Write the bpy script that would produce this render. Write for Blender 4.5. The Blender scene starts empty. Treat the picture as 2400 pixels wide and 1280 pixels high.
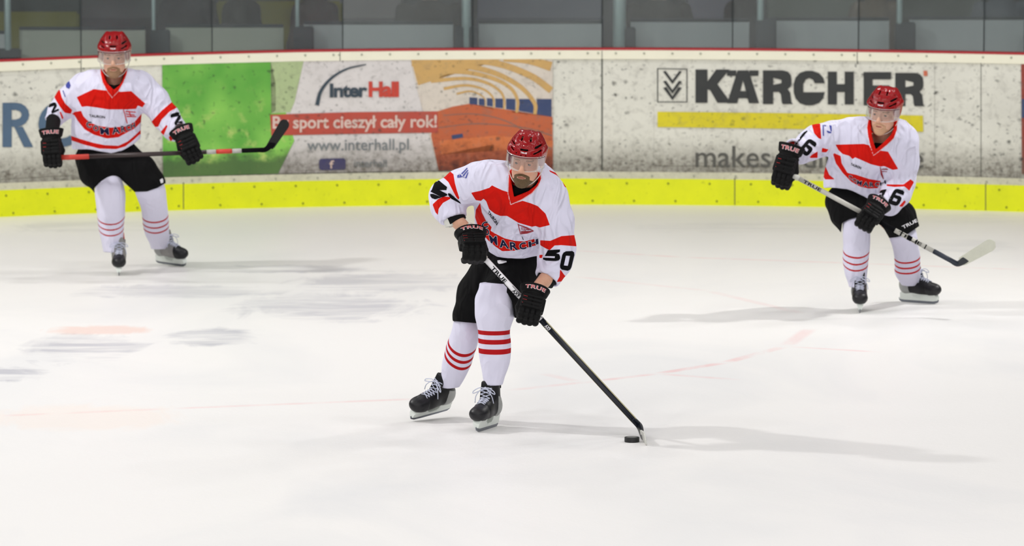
import bpy, bmesh, math, random
import numpy as np
from mathutils import Vector, Matrix
from mathutils.bvhtree import BVHTree

random.seed(7)
C = bpy.context.scene.collection
SC = bpy.context.scene
PI = math.pi

# ------------------------------------------------------------------ camera
F_PX = 12000.0
CAM_H = 3.5
TH = math.atan(1222.0 / F_PX)
cam_d = bpy.data.cameras.new('camera')
cam_d.sensor_width = 36.0
cam_d.lens = F_PX * 36.0 / 2400.0
cam_d.clip_end = 300
cam_o = bpy.data.objects.new('camera', cam_d)
C.objects.link(cam_o)
cam_o.location = (0, 0, CAM_H)
cam_o.rotation_euler = (PI / 2 - TH, 0, 0)
SC.camera = cam_o
cam_d.dof.use_dof = True
cam_d.dof.focus_distance = 26.35
cam_d.dof.aperture_fstop = 4.9

# ------------------------------------------------------------------ world, exposure
SC.view_settings.view_transform = 'Standard'
SC.view_settings.look = 'None'
SC.view_settings.exposure = -1.68
SC.view_settings.gamma = 1.0
SC.view_settings.use_curve_mapping = False
W = bpy.data.worlds.new('arena_air')
SC.world = W
W.use_nodes = True
W.node_tree.nodes['Background'].inputs[0].default_value = (0.80, 0.88, 1.0, 1)
W.node_tree.nodes['Background'].inputs[1].default_value = 0.14

# ------------------------------------------------------------------ arena lamps under the roof, with added fill rows
def lamp(x, y, z, power, size, col=(1.0, 0.984, 0.966)):
    d = bpy.data.lights.new('arena_or_fill_lamp', 'AREA')
    d.shape = 'DISK'; d.size = size; d.energy = power; d.color = col
    o = bpy.data.objects.new('arena_or_fill_lamp', d)
    o.location = (x, y, z); C.objects.link(o)
    return o
for i, x in enumerate((-16, -11.5, -7, -2.5, 2, 6.5, 11, 15.5)):
    for j, y in enumerate((5, 11, 17, 23, 29, 36)):
        lamp(x + (0.9 if j % 2 else -0.8), y, 9.0, (340, 430, 390, 270, 240, 360)[j], 0.75)
# added fill rows at the near end, to brighten boards and players' fronts
for i, x in enumerate((-14, -8, -2.6, 2.8, 8.4, 14)):
    for j, y in enumerate((-12, -4)):
        lamp(x + j, y, 7.5, 1900, 0.8)
# stronger floodlights over the two long sides
for x, y, p in ((-9.5, 29.5, 2000), (8.0, 33.6, 210)):
    o = lamp(x, y, 8.4, p, 0.5, (1.0, 0.985, 0.96))
    tgt = Vector((-0.8, 29.0, 0)) if x < 0 else Vector((2.4, 32.0, 0))
    if x > 0: o.data.spread = math.radians(70)
    o.rotation_euler = (tgt - o.location).to_track_quat('-Z', 'Y').to_euler()

# ------------------------------------------------------------------ projection helpers
_s, _c = math.sin(TH), math.cos(TH)
def at(px, py, Y):
    x = (px - 1200) / F_PX; y = -(py - 640) / F_PX
    d = (x, _c + y * _s, -_s + y * _c)
    t = Y / d[1]
    return np.array((d[0] * t, Y, CAM_H + d[2] * t))
def ground(px, py, z=0.0):
    x = (px - 1200) / F_PX; y = -(py - 640) / F_PX
    d = (x, _c + y * _s, -_s + y * _c)
    t = (z - CAM_H) / d[2]
    return np.array((d[0] * t, d[1] * t, z))
def proj(P):
    P = np.asarray(P, float)
    X = P[..., 0]; Y = P[..., 1]; Z = P[..., 2] - CAM_H
    dep = Y * _c - Z * _s
    up = Y * _s + Z * _c
    return 1200 + F_PX * X / dep, 640 - F_PX * up / dep
def lin(c):
    c = np.array(c, float) / 255.0
    return tuple(np.where(c <= 0.04045, c / 12.92, ((c + 0.055) / 1.055) ** 2.4)) + (1.0,)

# ------------------------------------------------------------------ materials
class NT:
    def __init__(s, name):
        s.m = bpy.data.materials.new(name); s.m.use_nodes = True
        s.t = s.m.node_tree; s.b = s.t.nodes['Principled BSDF']
    def n(s, t, **k):
        q = s.t.nodes.new(t)
        for a, v in k.items(): setattr(q, a, v)
        return q
    def l(s, a, b): s.t.links.new(a, b)
    def set(s, **k):
        for a, v in k.items(): s.b.inputs[a.replace('_', ' ')].default_value = v
    def math(s, op, a, b=None, c=None, clamp=False):
        q = s.n('ShaderNodeMath', operation=op); q.use_clamp = clamp
        for i, v in enumerate((a, b, c)):
            if v is None: continue
            if isinstance(v, (int, float)): q.inputs[i].default_value = v
            else: s.l(v, q.inputs[i])
        return q.outputs[0]
    def mix(s, f, a, b):
        q = s.n('ShaderNodeMix', data_type='RGBA')
        for i, v in ((0, f), (6, a), (7, b)):
            if isinstance(v, (int, float)): q.inputs[i].default_value = v
            elif isinstance(v, tuple): q.inputs[i].default_value = v
            else: s.l(v, q.inputs[i])
        return q.outputs[2]
    def ramp(s, f, lo, hi):
        q = s.n('ShaderNodeMapRange'); q.inputs[1].default_value = lo; q.inputs[2].default_value = hi
        s.l(f, q.inputs[0]); return q.outputs[0]
    def attr(s, name): return s.n('ShaderNodeAttribute', attribute_name=name).outputs['Fac']
    def pos(s, scale=(1, 1, 1), obj=False):
        v = s.n('ShaderNodeTexCoord').outputs['Object'] if obj else s.n('ShaderNodeNewGeometry').outputs['Position']
        q = s.n('ShaderNodeMapping'); q.inputs['Scale'].default_value = scale
        s.l(v, q.inputs[0]); return q.outputs[0]
    def noise(s, vec, scale, detail=2.0, rough=0.5, dist=0.0):
        q = s.n('ShaderNodeTexNoise'); q.inputs['Scale'].default_value = scale
        q.inputs['Detail'].default_value = detail; q.inputs['Roughness'].default_value = rough
        q.inputs['Distortion'].default_value = dist
        s.l(vec, q.inputs['Vector']); return q.outputs['Fac']
    def bump(s, h, strength, dist=0.01):
        q = s.n('ShaderNodeBump'); q.inputs['Strength'].default_value = strength
        q.inputs['Distance'].default_value = dist
        s.l(h, q.inputs['Height']); s.l(q.outputs[0], s.b.inputs['Normal'])

def plain(name, col, rough=0.6, metal=0.0, spec=0.5, var=0.12, scale=30.0, bump=0.0, coat=0.0):
    """a surface with a slight procedural mottling"""
    k = NT(name); c = lin(col)
    v = k.noise(k.pos(obj=True), scale, 3)
    d = tuple(x * (1 - var) for x in c[:3]) + (1,)
    k.l(k.mix(v, d, tuple(min(1, x * (1 + var)) for x in c[:3]) + (1,)), k.b.inputs['Base Color'])
    k.set(Roughness=rough, Metallic=metal, Specular_IOR_Level=spec, Coat_Weight=coat)
    if bump: k.bump(v, bump)
    return k.m

def board_mat(name, col, low=1.0, specks=1.0, rough=0.45, scuff=(98, 92, 82)):
    """printed or painted rink board: puck marks and a scuffed grey band low down, by place on the board"""
    k = NT(name)
    p = k.pos((1, 0.0, 1))
    sep = k.n('ShaderNodeSeparateXYZ'); k.l(k.n('ShaderNodeNewGeometry').outputs['Position'], sep.inputs[0])
    z = sep.outputs[2]
    big = k.noise(p, 2.2, 4, 0.6)
    mid = k.noise(p, 13, 4, 0.65, 0.6)
    fine = k.noise(k.pos((1.0, 0, 1.4)), 22, 3, 0.55, 0.4)
    base = k.mix(k.ramp(big, 0.38, 0.80), lin(col), tuple(x * 0.86 for x in lin(col)[:3]) + (1,))
    base = k.mix(k.math('MULTIPLY', k.ramp(mid, 0.50, 0.78), 0.42 * specks), base, lin((118, 112, 104)))
    # scuff band
    h = k.math('ADD', z, k.math('MULTIPLY', k.math('SUBTRACT', mid, 0.5), 0.42))
    band = k.ramp(h, 0.52, 0.30)
    band2 = k.math('MULTIPLY', band, k.math('ADD', 0.52, k.math('MULTIPLY', k.ramp(k.noise(p, 24, 3, 0.7), 0.35, 0.66), 0.5)))
    base = k.mix(k.math('MULTIPLY', band2, 0.92 * low, None, True), base, lin(scuff))
    # puck marks
    a = k.ramp(fine, 0.615, 0.70)
    clus = k.ramp(k.noise(p, 2.3, 2), 0.28, 0.58)
    b = k.math('MULTIPLY', k.math('MULTIPLY', a, clus), 0.6 * specks, None, True)
    for sc_, r0, r1, keep in ((11.0, 0.26, 0.06, 0.62), (21.0, 0.30, 0.06, 0.5)):
        vo = k.n('ShaderNodeTexVoronoi'); vo.inputs['Scale'].default_value = sc_
        va = k.n('ShaderNodeVectorMath', operation='ADD'); k.l(k.pos((1, 0, 1.15)), va.inputs[0])
        nz = k.n('ShaderNodeTexNoise'); nz.inputs['Scale'].default_value = 30; k.l(p, nz.inputs['Vector'])
        vs = k.n('ShaderNodeVectorMath', operation='SCALE'); vs.inputs[3].default_value = 0.035; k.l(nz.outputs['Color'], vs.inputs[0]); k.l(vs.outputs[0], va.inputs[1])
        k.l(va.outputs[0], vo.inputs['Vector'])
        sr = k.n('ShaderNodeSeparateXYZ'); k.l(vo.outputs['Color'], sr.inputs[0])
        m = k.math('MULTIPLY', k.ramp(vo.outputs['Distance'], r0, r1), k.ramp(sr.outputs[0], keep, 1.0))
        b = k.math('MAXIMUM', b, k.math('MULTIPLY', k.math('MULTIPLY', m, k.ramp(clus, 0.0, 0.5)), 1.0 * specks, None, True))
    base = k.mix(b, base, lin((62, 62, 58)))
    k.l(base, k.b.inputs['Base Color'])
    k.set(Roughness=rough, Specular_IOR_Level=0.35)
    return k.m

# ------------------------------------------------------------------ object helpers
def tag(o, label=None, cat=None, group=None, kind=None):
    if label: o['label'] = label
    if cat: o['category'] = cat
    if group: o['group'] = group
    if kind: o['kind'] = kind
    return o
def link(name, me, parent=None, mat=None):
    o = bpy.data.objects.new(name, me); C.objects.link(o)
    if parent is not None: o.parent = parent
    if mat is not None:
        me.materials.clear(); me.materials.append(mat)
    return o
def obj(name, bm, mat, parent=None, smooth=False):
    bmesh.ops.recalc_face_normals(bm, faces=bm.faces)
    me = bpy.data.meshes.new(name); bm.to_mesh(me); bm.free()
    if smooth: me.polygons.foreach_set('use_smooth', [True] * len(me.polygons))
    return link(name, me, parent, mat)
def empty(name, loc, parent=None):
    o = bpy.data.objects.new(name, None); C.objects.link(o); o.location = loc
    o.empty_display_size = 0.2
    if parent is not None: o.parent = parent
    return o
def npmesh(name, V, Fq, mat, parent=None, attrs=None, smooth=True):
    me = bpy.data.meshes.new(name)
    V = np.asarray(V, np.float32); Fq = np.asarray(Fq, np.int32)
    n = Fq.shape[1]
    me.vertices.add(len(V)); me.vertices.foreach_set('co', V.ravel())
    me.loops.add(Fq.size); me.loops.foreach_set('vertex_index', Fq.ravel())
    me.polygons.add(len(Fq)); me.polygons.foreach_set('loop_start', np.arange(0, Fq.size, n, dtype=np.int32))
    try: me.polygons.foreach_set('loop_total', np.full(len(Fq), n, dtype=np.int32))
    except Exception: pass
    me.polygons.foreach_set('use_smooth', np.full(len(Fq), smooth))
    me.update(calc_edges=True); me.validate()
    for k, v in (attrs or {}).items():
        a = me.attributes.new(k, 'FLOAT', 'POINT'); a.data.foreach_set('value', np.asarray(v, np.float32))
    return link(name, me, parent, mat)
def bx(bm, lo, hi, M=None):
    g = bmesh.ops.create_cube(bm, size=1.0)
    lo = Vector(lo); hi = Vector(hi)
    for v in g['verts']:
        v.co = Vector(((lo[i] + hi[i]) / 2 + v.co[i] * (hi[i] - lo[i]) for i in range(3)))
        if M is not None: v.co = M @ v.co
    return g['verts']
def tube_mesh(bm, pts, r, n=8, closed=False):
    """round tube through points; r a number or one per point"""
    pts = [Vector(p) for p in pts]
    rings = []
    m = len(pts)
    prev = None
    for i, p in enumerate(pts):
        a = pts[(i - 1) % m] if (closed or i) else pts[0]
        b = pts[(i + 1) % m] if (closed or i < m - 1) else pts[-1]
        t = (b - a).normalized()
        u = prev - t * prev.dot(t) if prev is not None else t.orthogonal()
        if u.length < 1e-6: u = t.orthogonal()
        u.normalize(); prev = u
        w = t.cross(u)
        rr = r[i] if hasattr(r, '__len__') else r
        rings.append([bm.verts.new(p + (u * math.cos(2 * PI * k / n) + w * math.sin(2 * PI * k / n)) * rr) for k in range(n)])
    for i in range(m if closed else m - 1):
        A, B = rings[i], rings[(i + 1) % m]
        for k in range(n):
            bm.faces.new((A[k], A[(k + 1) % n], B[(k + 1) % n], B[k]))
    if not closed:
        bm.faces.new(rings[0][::-1]); bm.faces.new(rings[-1])
def smooth_pts(pts, sub=4):
    P = [np.array(p, float) for p in pts]
    P = [2 * P[0] - P[1]] + P + [2 * P[-1] - P[-2]]
    out = []
    for i in range(1, len(P) - 2):
        for k in range(sub):
            t = k / sub
            out.append(0.5 * (2 * P[i] + (P[i + 1] - P[i - 1]) * t + (2 * P[i - 1] - 5 * P[i] + 4 * P[i + 1] - P[i + 2]) * t * t
                       + (3 * P[i] - P[i - 1] - 3 * P[i + 1] + P[i + 2]) * t ** 3))
    out.append(P[-2]); return out

# ------------------------------------------------------------------ flat shapes and lettering (2D), cut fine so they can follow a surface
def shape_bm(polys):
    bm = bmesh.new()
    for poly in polys:
        vs = [bm.verts.new((x, y, 0)) for x, y in poly]
        bm.faces.new(vs)
    bmesh.ops.triangulate(bm, faces=bm.faces, ngon_method='EAR_CLIP')
    return bm
def text_bm(s, bold=0.0, spacing=1.0):
    """lettering; returned with its box scaled to 0..1 x 0..1 (y up)"""
    cu = bpy.data.curves.new('t', 'FONT'); cu.body = s; cu.offset = bold; cu.space_character = spacing
    cu.resolution_u = 4
    o = bpy.data.objects.new('t', cu); C.objects.link(o)
    bpy.context.view_layer.update()
    me = o.to_mesh()
    bm = bmesh.new(); bm.from_mesh(me); o.to_mesh_clear()
    bpy.data.objects.remove(o); bpy.data.curves.remove(cu)
    xs = [v.co.x for v in bm.verts]; ys = [v.co.y for v in bm.verts]
    x0, x1, y0, y1 = min(xs), max(xs), min(ys), max(ys)
    for v in bm.verts:
        v.co = ((v.co.x - x0) / (x1 - x0), (v.co.y - y0) / (y1 - y0), 0)
    return bm
def warp(bm, fn):
    for v in bm.verts:
        x, y = fn(v.co.x, v.co.y); v.co = (x, y, 0)
    return bm
def quadmap(tl, tr, br, bl, bend=0.0):
    """unit box (y up) to four points; bend lifts the middle by that many units"""
    tl, tr, br, bl = (np.array(p, float) for p in (tl, tr, br, bl))
    def fn(x, y):
        p = (1 - x) * (1 - y) * bl + x * (1 - y) * br + x * y * tr + (1 - x) * y * tl
        return p[0], p[1] + bend * 4 * x * (1 - x)
    return fn
def cut_grid(bm, step, ystep=None):
    for ax, st in ((0, step), (1, ystep)):
        if not st: continue
        vals = [v.co[ax] for v in bm.verts]
        if not vals: continue
        a, b = min(vals), max(vals)
        q = math.ceil(a / st) * st
        while q < b:
            co = [0, 0, 0]; co[ax] = q; no = [0, 0, 0]; no[ax] = 1
            bmesh.ops.bisect_plane(bm, geom=list(bm.verts) + list(bm.edges) + list(bm.faces), plane_co=co, plane_no=no, dist=1e-5)
            q += st
    return bm
def orient(bm, toward):
    """make the faces look at a point"""
    bm.normal_update()
    for f in bm.faces:
        if f.normal.dot(Vector(toward) - f.calc_center_median()) < 0: f.normal_flip()
# block glyphs in a unit box (y up)
def G_(*polys): return list(polys)
GL = {
 'K': G_([(0,0),(.36,0),(.36,1),(0,1)], [(.36,.40),(.36,.64),(.62,1),(1.02,1),(.66,.56),(1.06,0),(.66,0),(.44,.38)]),
 'A': G_([(0,0),(.33,1),(.5,1),(.5,.70),(.32,0)], [(1,0),(.67,1),(.5,1),(.5,.70),(.68,0)], [(.25,.15),(.75,.15),(.68,.37),(.32,.37)]),
 'R': G_([(0,0),(.35,0),(.35,1),(0,1)], [(.35,1),(.35,.78),(.56,.78),(.63,.72),(.97,.72),(.95,.86),(.85,.96),(.68,1)], [(.97,.72),(.63,.72),(.63,.62),(.97,.60)],
         [(.97,.60),(.63,.62),(.56,.57),(.35,.57),(.35,.36),(.60,.36),(.84,.44),(.94,.52)], [(.60,.36),(.84,.44),(.93,.34),(.97,.05),(1.02,0),(.67,0),(.64,.06),(.61,.30),(.54,.36)]),
 'C': G_([(1,.64),(.68,.64),(.62,.74),(.5,.79),(.38,.74),(.31,.62),(.0,.62),(.06,.80),(.2,.94),(.4,1.0),(.6,1.0),(.82,.93),(.95,.80)],
         [(0,.62),(.31,.62),(.31,.38),(0,.38)],
         [(1,.38),(.68,.38),(.62,.27),(.5,.21),(.38,.27),(.31,.38),(.0,.38),(.06,.2),(.2,.06),(.4,0),(.6,0),(.82,.07),(.95,.2)]),
 'H': G_([(0,0),(.35,0),(.35,1),(0,1)], [(.65,0),(1,0),(1,1),(.65,1)], [(.35,.38),(.65,.38),(.65,.62),(.35,.62)]),
 'E': G_([(0,0),(.32,0),(.32,1),(0,1)], [(.32,0),(1,0),(1,.22),(.32,.22)], [(.32,.40),(.92,.40),(.92,.60),(.32,.60)], [(.32,.78),(.98,.78),(.98,1),(.32,1)]),
 '5': G_([(.05,1),(.05,.42),(.34,.42),(.36,.80),(.95,.80),(.95,1)], [(.34,.42),(.40,.50),(.60,.50),(.68,.44),(.98,.42),(.92,.60),(.74,.66),(.45,.66),(.345,.55)],
         [(.98,.42),(.68,.44),(.68,.25),(1,.24)], [(1,.24),(.68,.25),(.60,.18),(.40,.18),(.32,.26),(0,.26),(.06,.08),(.25,0),(.75,0),(.93,.07)]),
 '0': G_([(0,.2),(.32,.24),(.32,.76),(0,.8)], [(0,.8),(.32,.76),(.40,.83),(.60,.83),(.68,.76),(1,.8),(.93,.93),(.76,1),(.24,1),(.07,.93)],
         [(1,.8),(.68,.76),(.68,.24),(1,.2)], [(0,.2),(.07,.07),(.24,0),(.76,0),(.93,.07),(1,.2),(.68,.24),(.60,.17),(.40,.17),(.32,.24)]),
 '6': G_([(0,.2),(.32,.24),(.32,.76),(0,.8)], [(0,.8),(.32,.76),(.40,.83),(.60,.83),(.67,.74),(.98,.74),(.93,.92),(.76,1),(.24,1),(.07,.93)],
         [(.32,.44),(.42,.46),(.60,.46),(.68,.40),(1,.42),(.94,.56),(.78,.63),(.32,.62)],
         [(1,.42),(.68,.40),(.68,.24),(1,.2)], [(0,.2),(.07,.07),(.24,0),(.76,0),(.93,.07),(1,.2),(.68,.24),(.60,.17),(.40,.17),(.32,.24)]),
 '1': G_([(.30,0),(.74,0),(.74,1),(.42,1),(.05,.82),(.05,.62),(.30,.72)]),
 '2': G_([(0,0),(1,0),(1,.2),(.45,.2),(.36,.16)], [(0,0),(.36,.16),(.96,.52),(1,.66),(.68,.66),(.62,.56),(.05,.22)],
         [(.68,.66),(1,.66),(1,.84),(.93,.94),(.76,1),(.24,1),(.07,.93),(0,.80),(0,.70),(.32,.70),(.34,.78),(.40,.83),(.60,.83),(.67,.77)]),
}
# ------------------------------------------------------------------ the rink boards: a gently bowed wall
_bx = np.array([0, 200, 400, 600, 800, 1000, 1200, 1400, 1700, 2000, 2200, 2400.])
_by = np.array([509, 500.5, 492, 487.5, 484, 481.5, 480, 479.5, 481, 486, 491, 497.])
_g = np.array([ground(a, b) for a, b in zip(_bx, _by)])
_pf = np.polyfit(_g[:, 0], _g[:, 1], 3)
def Yb(X):
    Xc = np.clip(X, -6.2, 5.8)
    y = np.polyval(_pf, Xc)
    sl = np.polyval(np.polyder(_pf), Xc)
    return y + sl * (X - Xc)
_tz = []
for a, b in zip((0, 350, 700, 1000, 1400, 1750, 2050, 2400), (141.5, 127.5, 118.5, 115, 113.6, 115, 118.5, 124.8)):
    Y = 39.3
    for _ in range(4):
        p = at(a, b, Y); Y = float(Yb(p[0]))
    _tz.append((p[0], p[2]))
_tz = np.array(_tz)
def Ztop(X): return np.interp(X, _tz[:, 0], _tz[:, 1])
def on_board(px, py, off=0.0):
    Y = 39.3
    for _ in range(4):
        p = at(px, py, Y - off); Y = float(Yb(p[0]))
    return p
BX = np.linspace(-9, 9, 121)
def strip(name, z0, z1, off, depth, mat, parent=None, kind=None, zfn=None):
    """a bowed slab standing on the board line"""
    bm = bmesh.new(); rows = []
    for X in BX:
        Y = float(Yb(X)); t = float(Ztop(X)) if zfn else 0
        a, b = (z0 + t, z1 + t)
        rows.append([bm.verts.new(c) for c in ((X, Y - off, a), (X, Y - off, b), (X, Y - off + depth, b), (X, Y - off + depth, a))])
    for r, s in zip(rows, rows[1:]):
        for k in range(4): bm.faces.new((r[k], r[(k + 1) % 4], s[(k + 1) % 4], s[k]))
    bm.faces.new(rows[0]); bm.faces.new(rows[-1][::-1])
    o = obj(name, bm, mat, parent)
    if kind: o['kind'] = kind
    return o
M_board = board_mat('scuffed_white_board', (230, 229, 218))
M_rail = plain('cream_rail', (246, 243, 222), 0.4, var=0.05, scale=3)
M_low = board_mat('cream_lower_rail', (232, 230, 205), low=0.25, specks=0.5)
M_red = plain('red_strip', (178, 40, 48), 0.4)
def kick_mat():
    k = NT('yellow_kickplate')
    p = k.pos((1, 0, 1))
    n = k.noise(p, 5, 4, 0.6); m = k.noise(p, 26, 3, 0.6)
    base = k.mix(k.ramp(n, 0.3, 0.7), lin((238, 244, 4)), lin((226, 234, 10)))
    base = k.mix(k.math('MULTIPLY', k.ramp(m, 0.62, 0.74), 0.35), base, lin((120, 130, 20)))
    k.l(base, k.b.inputs['Base Color']); k.set(Roughness=0.4)
    return k.m
M_yel = kick_mat()
M_seam = plain('dark_seam', (74, 78, 70), 0.7)
M_screw = plain('steel_screw', (180, 182, 164), 0.5, 0.2)
M_screw_y = plain('kickplate_screw', (146, 156, 20), 0.5)

wall = strip('wall_back', 0.0, -0.004, 0.0, 0.10, M_board, kind='structure', zfn=None)
# rebuild with the real top line
bpy.data.objects.remove(wall)
bm = bmesh.new(); rows = []
for X in BX:
    Y = float(Yb(X)); t = float(Ztop(X)) - 0.012
    rows.append([bm.verts.new(c) for c in ((X, Y, 0.0), (X, Y, t), (X, Y + 0.1, t), (X, Y + 0.1, 0.0))])
for r, s in zip(rows, rows[1:]):
    for k in range(4): bm.faces.new((r[k], r[(k + 1) % 4], s[(k + 1) % 4], s[k]))
bm.faces.new(rows[0]); bm.faces.new(rows[-1][::-1])
wall = obj('wall_back', bm, M_board); wall['kind'] = 'structure'
top_rail = strip('trim_1', -0.082, -0.012, 0.012, 0.012, M_rail, kind='structure', zfn=1)
red_cap = strip('trim_2', -0.0118, 0.004, 0.014, 0.112, M_red, kind='structure', zfn=1)
low_rail = strip('trim_3', 0.203, 0.256, 0.012, 0.012, M_low, kind='structure')
kick = strip('baseboard_back', 0.0, 0.203, 0.016, 0.016, M_yel, kind='structure')

def disc(name, p, r, mat, parent, t=0.006):
    bm = bmesh.new()
    bmesh.ops.create_cone(bm, cap_ends=True, segments=12, radius1=r, radius2=r * 0.8, depth=t,
                          matrix=Matrix.Translation(Vector(p)) @ Matrix.Rotation(PI / 2, 4, 'X'))
    return obj(name, bm, mat, parent, True)
_scr = {}
def screw(px, py, off, mat, parent):
    p = on_board(px, py, off + 0.003)
    key = mat.name
    if key not in _scr:
        o = disc('screw', (0, 0, 0), 0.009, mat, parent); _scr[key] = o
    else:
        o = _scr[key].copy(); C.objects.link(o); o.parent = parent
    o.location = p
def topy(px): return float(np.interp(px, [0, 350, 700, 1000, 1400, 1750, 2050, 2400], [141.5, 127.5, 118.5, 115, 113.6, 115, 118.5, 124.8]))
def boty(px): return float(np.interp(px, _bx, _by))
x = -13.0
while x < 2420:
    screw(x, topy(x) + 11, 0.012, M_screw, top_rail); x += 66.2
for x in (185, 795, 1402, 2002):
    screw(x, topy(x) + 11, 0.012, M_screw, top_rail)
x = -40.0
while x < 2420:
    screw(x, boty(x) - 68, 0.012, M_screw, low_rail); x += 98
x = 14.0
while x < 2420:
    for dy in (50, 9): screw(x + (17 if dy == 9 else 0), boty(x) - dy, 0.016, M_screw_y, kick)
    x += 97
# board joints: thin dark gaps
def board_shape(name, bm, off, mat, parent, step=0.14):
    """bm holds pixel positions; puts them on the board"""
    for v in bm.verts:
        p = on_board(v.co.x, v.co.y, off); v.co = (p[0], p[2], 0)
    cut_grid(bm, step)
    for v in bm.verts:
        X, Z = v.co.x, v.co.y; v.co = (X, float(Yb(X)) - off, Z)
    bm.normal_update()
    for f in bm.faces:
        if f.normal.y > 0: f.normal_flip()
    me = bpy.data.meshes.new(name); bm.to_mesh(me); bm.free()
    return link(name, me, parent, mat)
def vline(px, y0, y1, w=2.2, off=0.004, par=None):
    return board_shape('joint', shape_bm([[(px - w / 2, y0), (px + w / 2, y0), (px + w / 2, y1), (px - w / 2, y1)]]), off, M_seam, par or wall)
for x, w in ((190, 1.4), (803, 1.5), (1411, 3.0), (2010, 1.8), (2299, 1.2)):
    vline(x, topy(x) + 22, boty(x) - 80, w)
for x in (190, 797, 1411, 2009):
    vline(x, topy(x) + 5, topy(x) + 26, 1.6, 0.0135, top_rail)
for x in (430, 1088, 1722, 2310):
    vline(x, boty(x) - 64, boty(x) - 1, 2.0, 0.0175, kick)

# ------------------------------------------------------------------ advertisements on the boards
def polymap(poly): return shape_bm([poly])
ad = board_shape('advertising_banner', shape_bm([[(380, 152), (600, 144), (800, 139), (1000, 137), (1150, 136.5), (1295, 136.5), (1296, 398), (1200, 398), (1000, 400), (800, 403), (600, 408), (382, 416)]]),
                 0.006, board_mat('banner_white', (226, 221, 220), specks=0.7), None)
tag(ad, 'printed banner on the boards for a sports hall builder, green field left, indoor court right', 'banner')
ad['kind'] = 'thing'
def green_mat():
    k = NT('printed_grass')
    p = k.pos((1, 0, 1))
    a = k.noise(p, 1.6, 3, 0.5); b = k.noise(p, 9, 4, 0.6); c = k.noise(p, 26, 3)
    sep = k.n('ShaderNodeSeparateXYZ'); k.l(k.n('ShaderNodeNewGeometry').outputs['Position'], sep.inputs[0])
    col = k.mix(k.ramp(a, 0.40, 0.60), lin((92, 168, 62)), lin((140, 206, 88)))
    blot = k.math('MULTIPLY', k.ramp(b, 0.55, 0.72), k.ramp(sep.outputs[2], 1.0, 0.6))
    col = k.mix(k.math('MULTIPLY', blot, 0.9), col, lin((200, 214, 124)))
    col = k.mix(k.math('MULTIPLY', k.ramp(c, 0.60, 0.70), 0.7), col, lin((60, 92, 48)))
    h = k.math('ADD', sep.outputs[2], k.math('MULTIPLY', k.math('SUBTRACT', b, 0.5), 0.25))
    col = k.mix(k.math('MULTIPLY', k.ramp(h, 0.46, 0.36), 0.85), col, lin((70, 92, 56)))
    k.l(col, k.b.inputs['Base Color']); k.set(Roughness=0.5)
    return k.m
board_shape('printed_field', shape_bm([[(380, 152), (634, 143.5), (660, 240), (672, 320), (690, 330), (668, 330), (652, 407), (520, 410), (382, 416)]]), 0.008, green_mat(), ad)
board_shape('pale_field_edge', shape_bm([[(634, 143.5), (712, 141), (690, 240), (680, 263), (636, 266), (660, 250)]]), 0.0085, board_mat('pale_green_print', (182, 200, 150)), ad)
# indoor court picture
board_shape('printed_court', shape_bm([[(961, 137), (1295, 136.5), (1296, 398), (1028, 400), (1008, 315), (1020, 262), (975, 200)]]), 0.0085, board_mat('court_wall_print', (224, 214, 202), specks=0.8), ad)
board_shape('court_floor', shape_bm([[(1022, 262), (1060, 250), (1100, 243), (1180, 262), (1295, 274), (1296, 398), (1028, 400), (1010, 318)]]), 0.009, board_mat('orange_clay_print', (200, 104, 66), low=1.15, specks=1.0, scuff=(84, 40, 34)), ad)
M_wood = board_mat('glulam_print', (212, 172, 108), specks=0.7)
M_bluep = board_mat('blue_screen_print', (62, 76, 116), specks=0.7)
def arc_band(pts, w0, w1):
    pts = smooth_pts(pts, 6); n = len(pts); L = []; R = []
    for i, p in enumerate(pts):
        a = pts[max(0, i - 1)]; b = pts[min(n - 1, i + 1)]
        t = (b - a) / np.linalg.norm(b - a); nn = np.array((-t[1], t[0]))
        w = w0 + (w1 - w0) * i / (n - 1)
        L.append(p + nn * w / 2); R.append(p - nn * w / 2)
    return [[tuple(L[i]), tuple(L[i + 1]), tuple(R[i + 1]), tuple(R[i])] for i in range(n - 1)]
arcs = [([(965, 148), (1060, 150), (1150, 168), (1215, 200), (1252, 240), (1254, 268)], 15, 8),
        ([(990, 170), (1080, 168), (1150, 182), (1195, 205), (1213, 235), (1211, 264)], 12, 6),
        ([(1010, 190), (1090, 184), (1140, 194), (1172, 214), (1182, 236), (1181, 256)], 9, 4),
        ([(1040, 208), (1090, 200), (1130, 208), (1152, 224), (1158, 240), (1157, 254)], 7, 3),
        ([(1070, 220), (1100, 214), (1122, 220), (1136, 232), (1138, 250)], 5, 2),
        ([(1020, 140), (1150, 146), (1240, 176), (1292, 212)], 14, 16),
        ([(1180, 138), (1240, 142), (1292, 156)], 12, 22)]
board_shape('printed_roof', shape_bm([[(963, 138), (1180, 138), (1090, 160), (1010, 186), (980, 200)]]), 0.0096, M_wood, ad)
board_shape('court_lane', shape_bm([[(1030, 330), (1160, 318), (1296, 330), (1296, 345), (1160, 338), (1033, 362)]]), 0.0097, board_mat('clay_lane_print', (222, 124, 72), specks=1.0, scuff=(84, 40, 34)), ad)
for p, a, b in arcs:
    board_shape('printed_arch', shape_bm(arc_band(p, a, b)), 0.0105, M_wood, ad)
for x0, x1, a, b, c, d in ((1258, 1293, 232, 232, 274, 268), (1216, 1251, 232, 232, 266, 260), (1186, 1208, 231, 232, 259, 256), (1161, 1179, 231, 231, 254, 252), (1141, 1155, 230, 231, 250, 248), (1122, 1136, 231, 231, 248, 246), (1100, 1119, 228, 229, 246, 244)):
    board_shape('printed_screen', shape_bm([[(x0, a), (x1, b), (x1, c), (x0, d)]]), 0.0100, M_bluep, ad)
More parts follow.
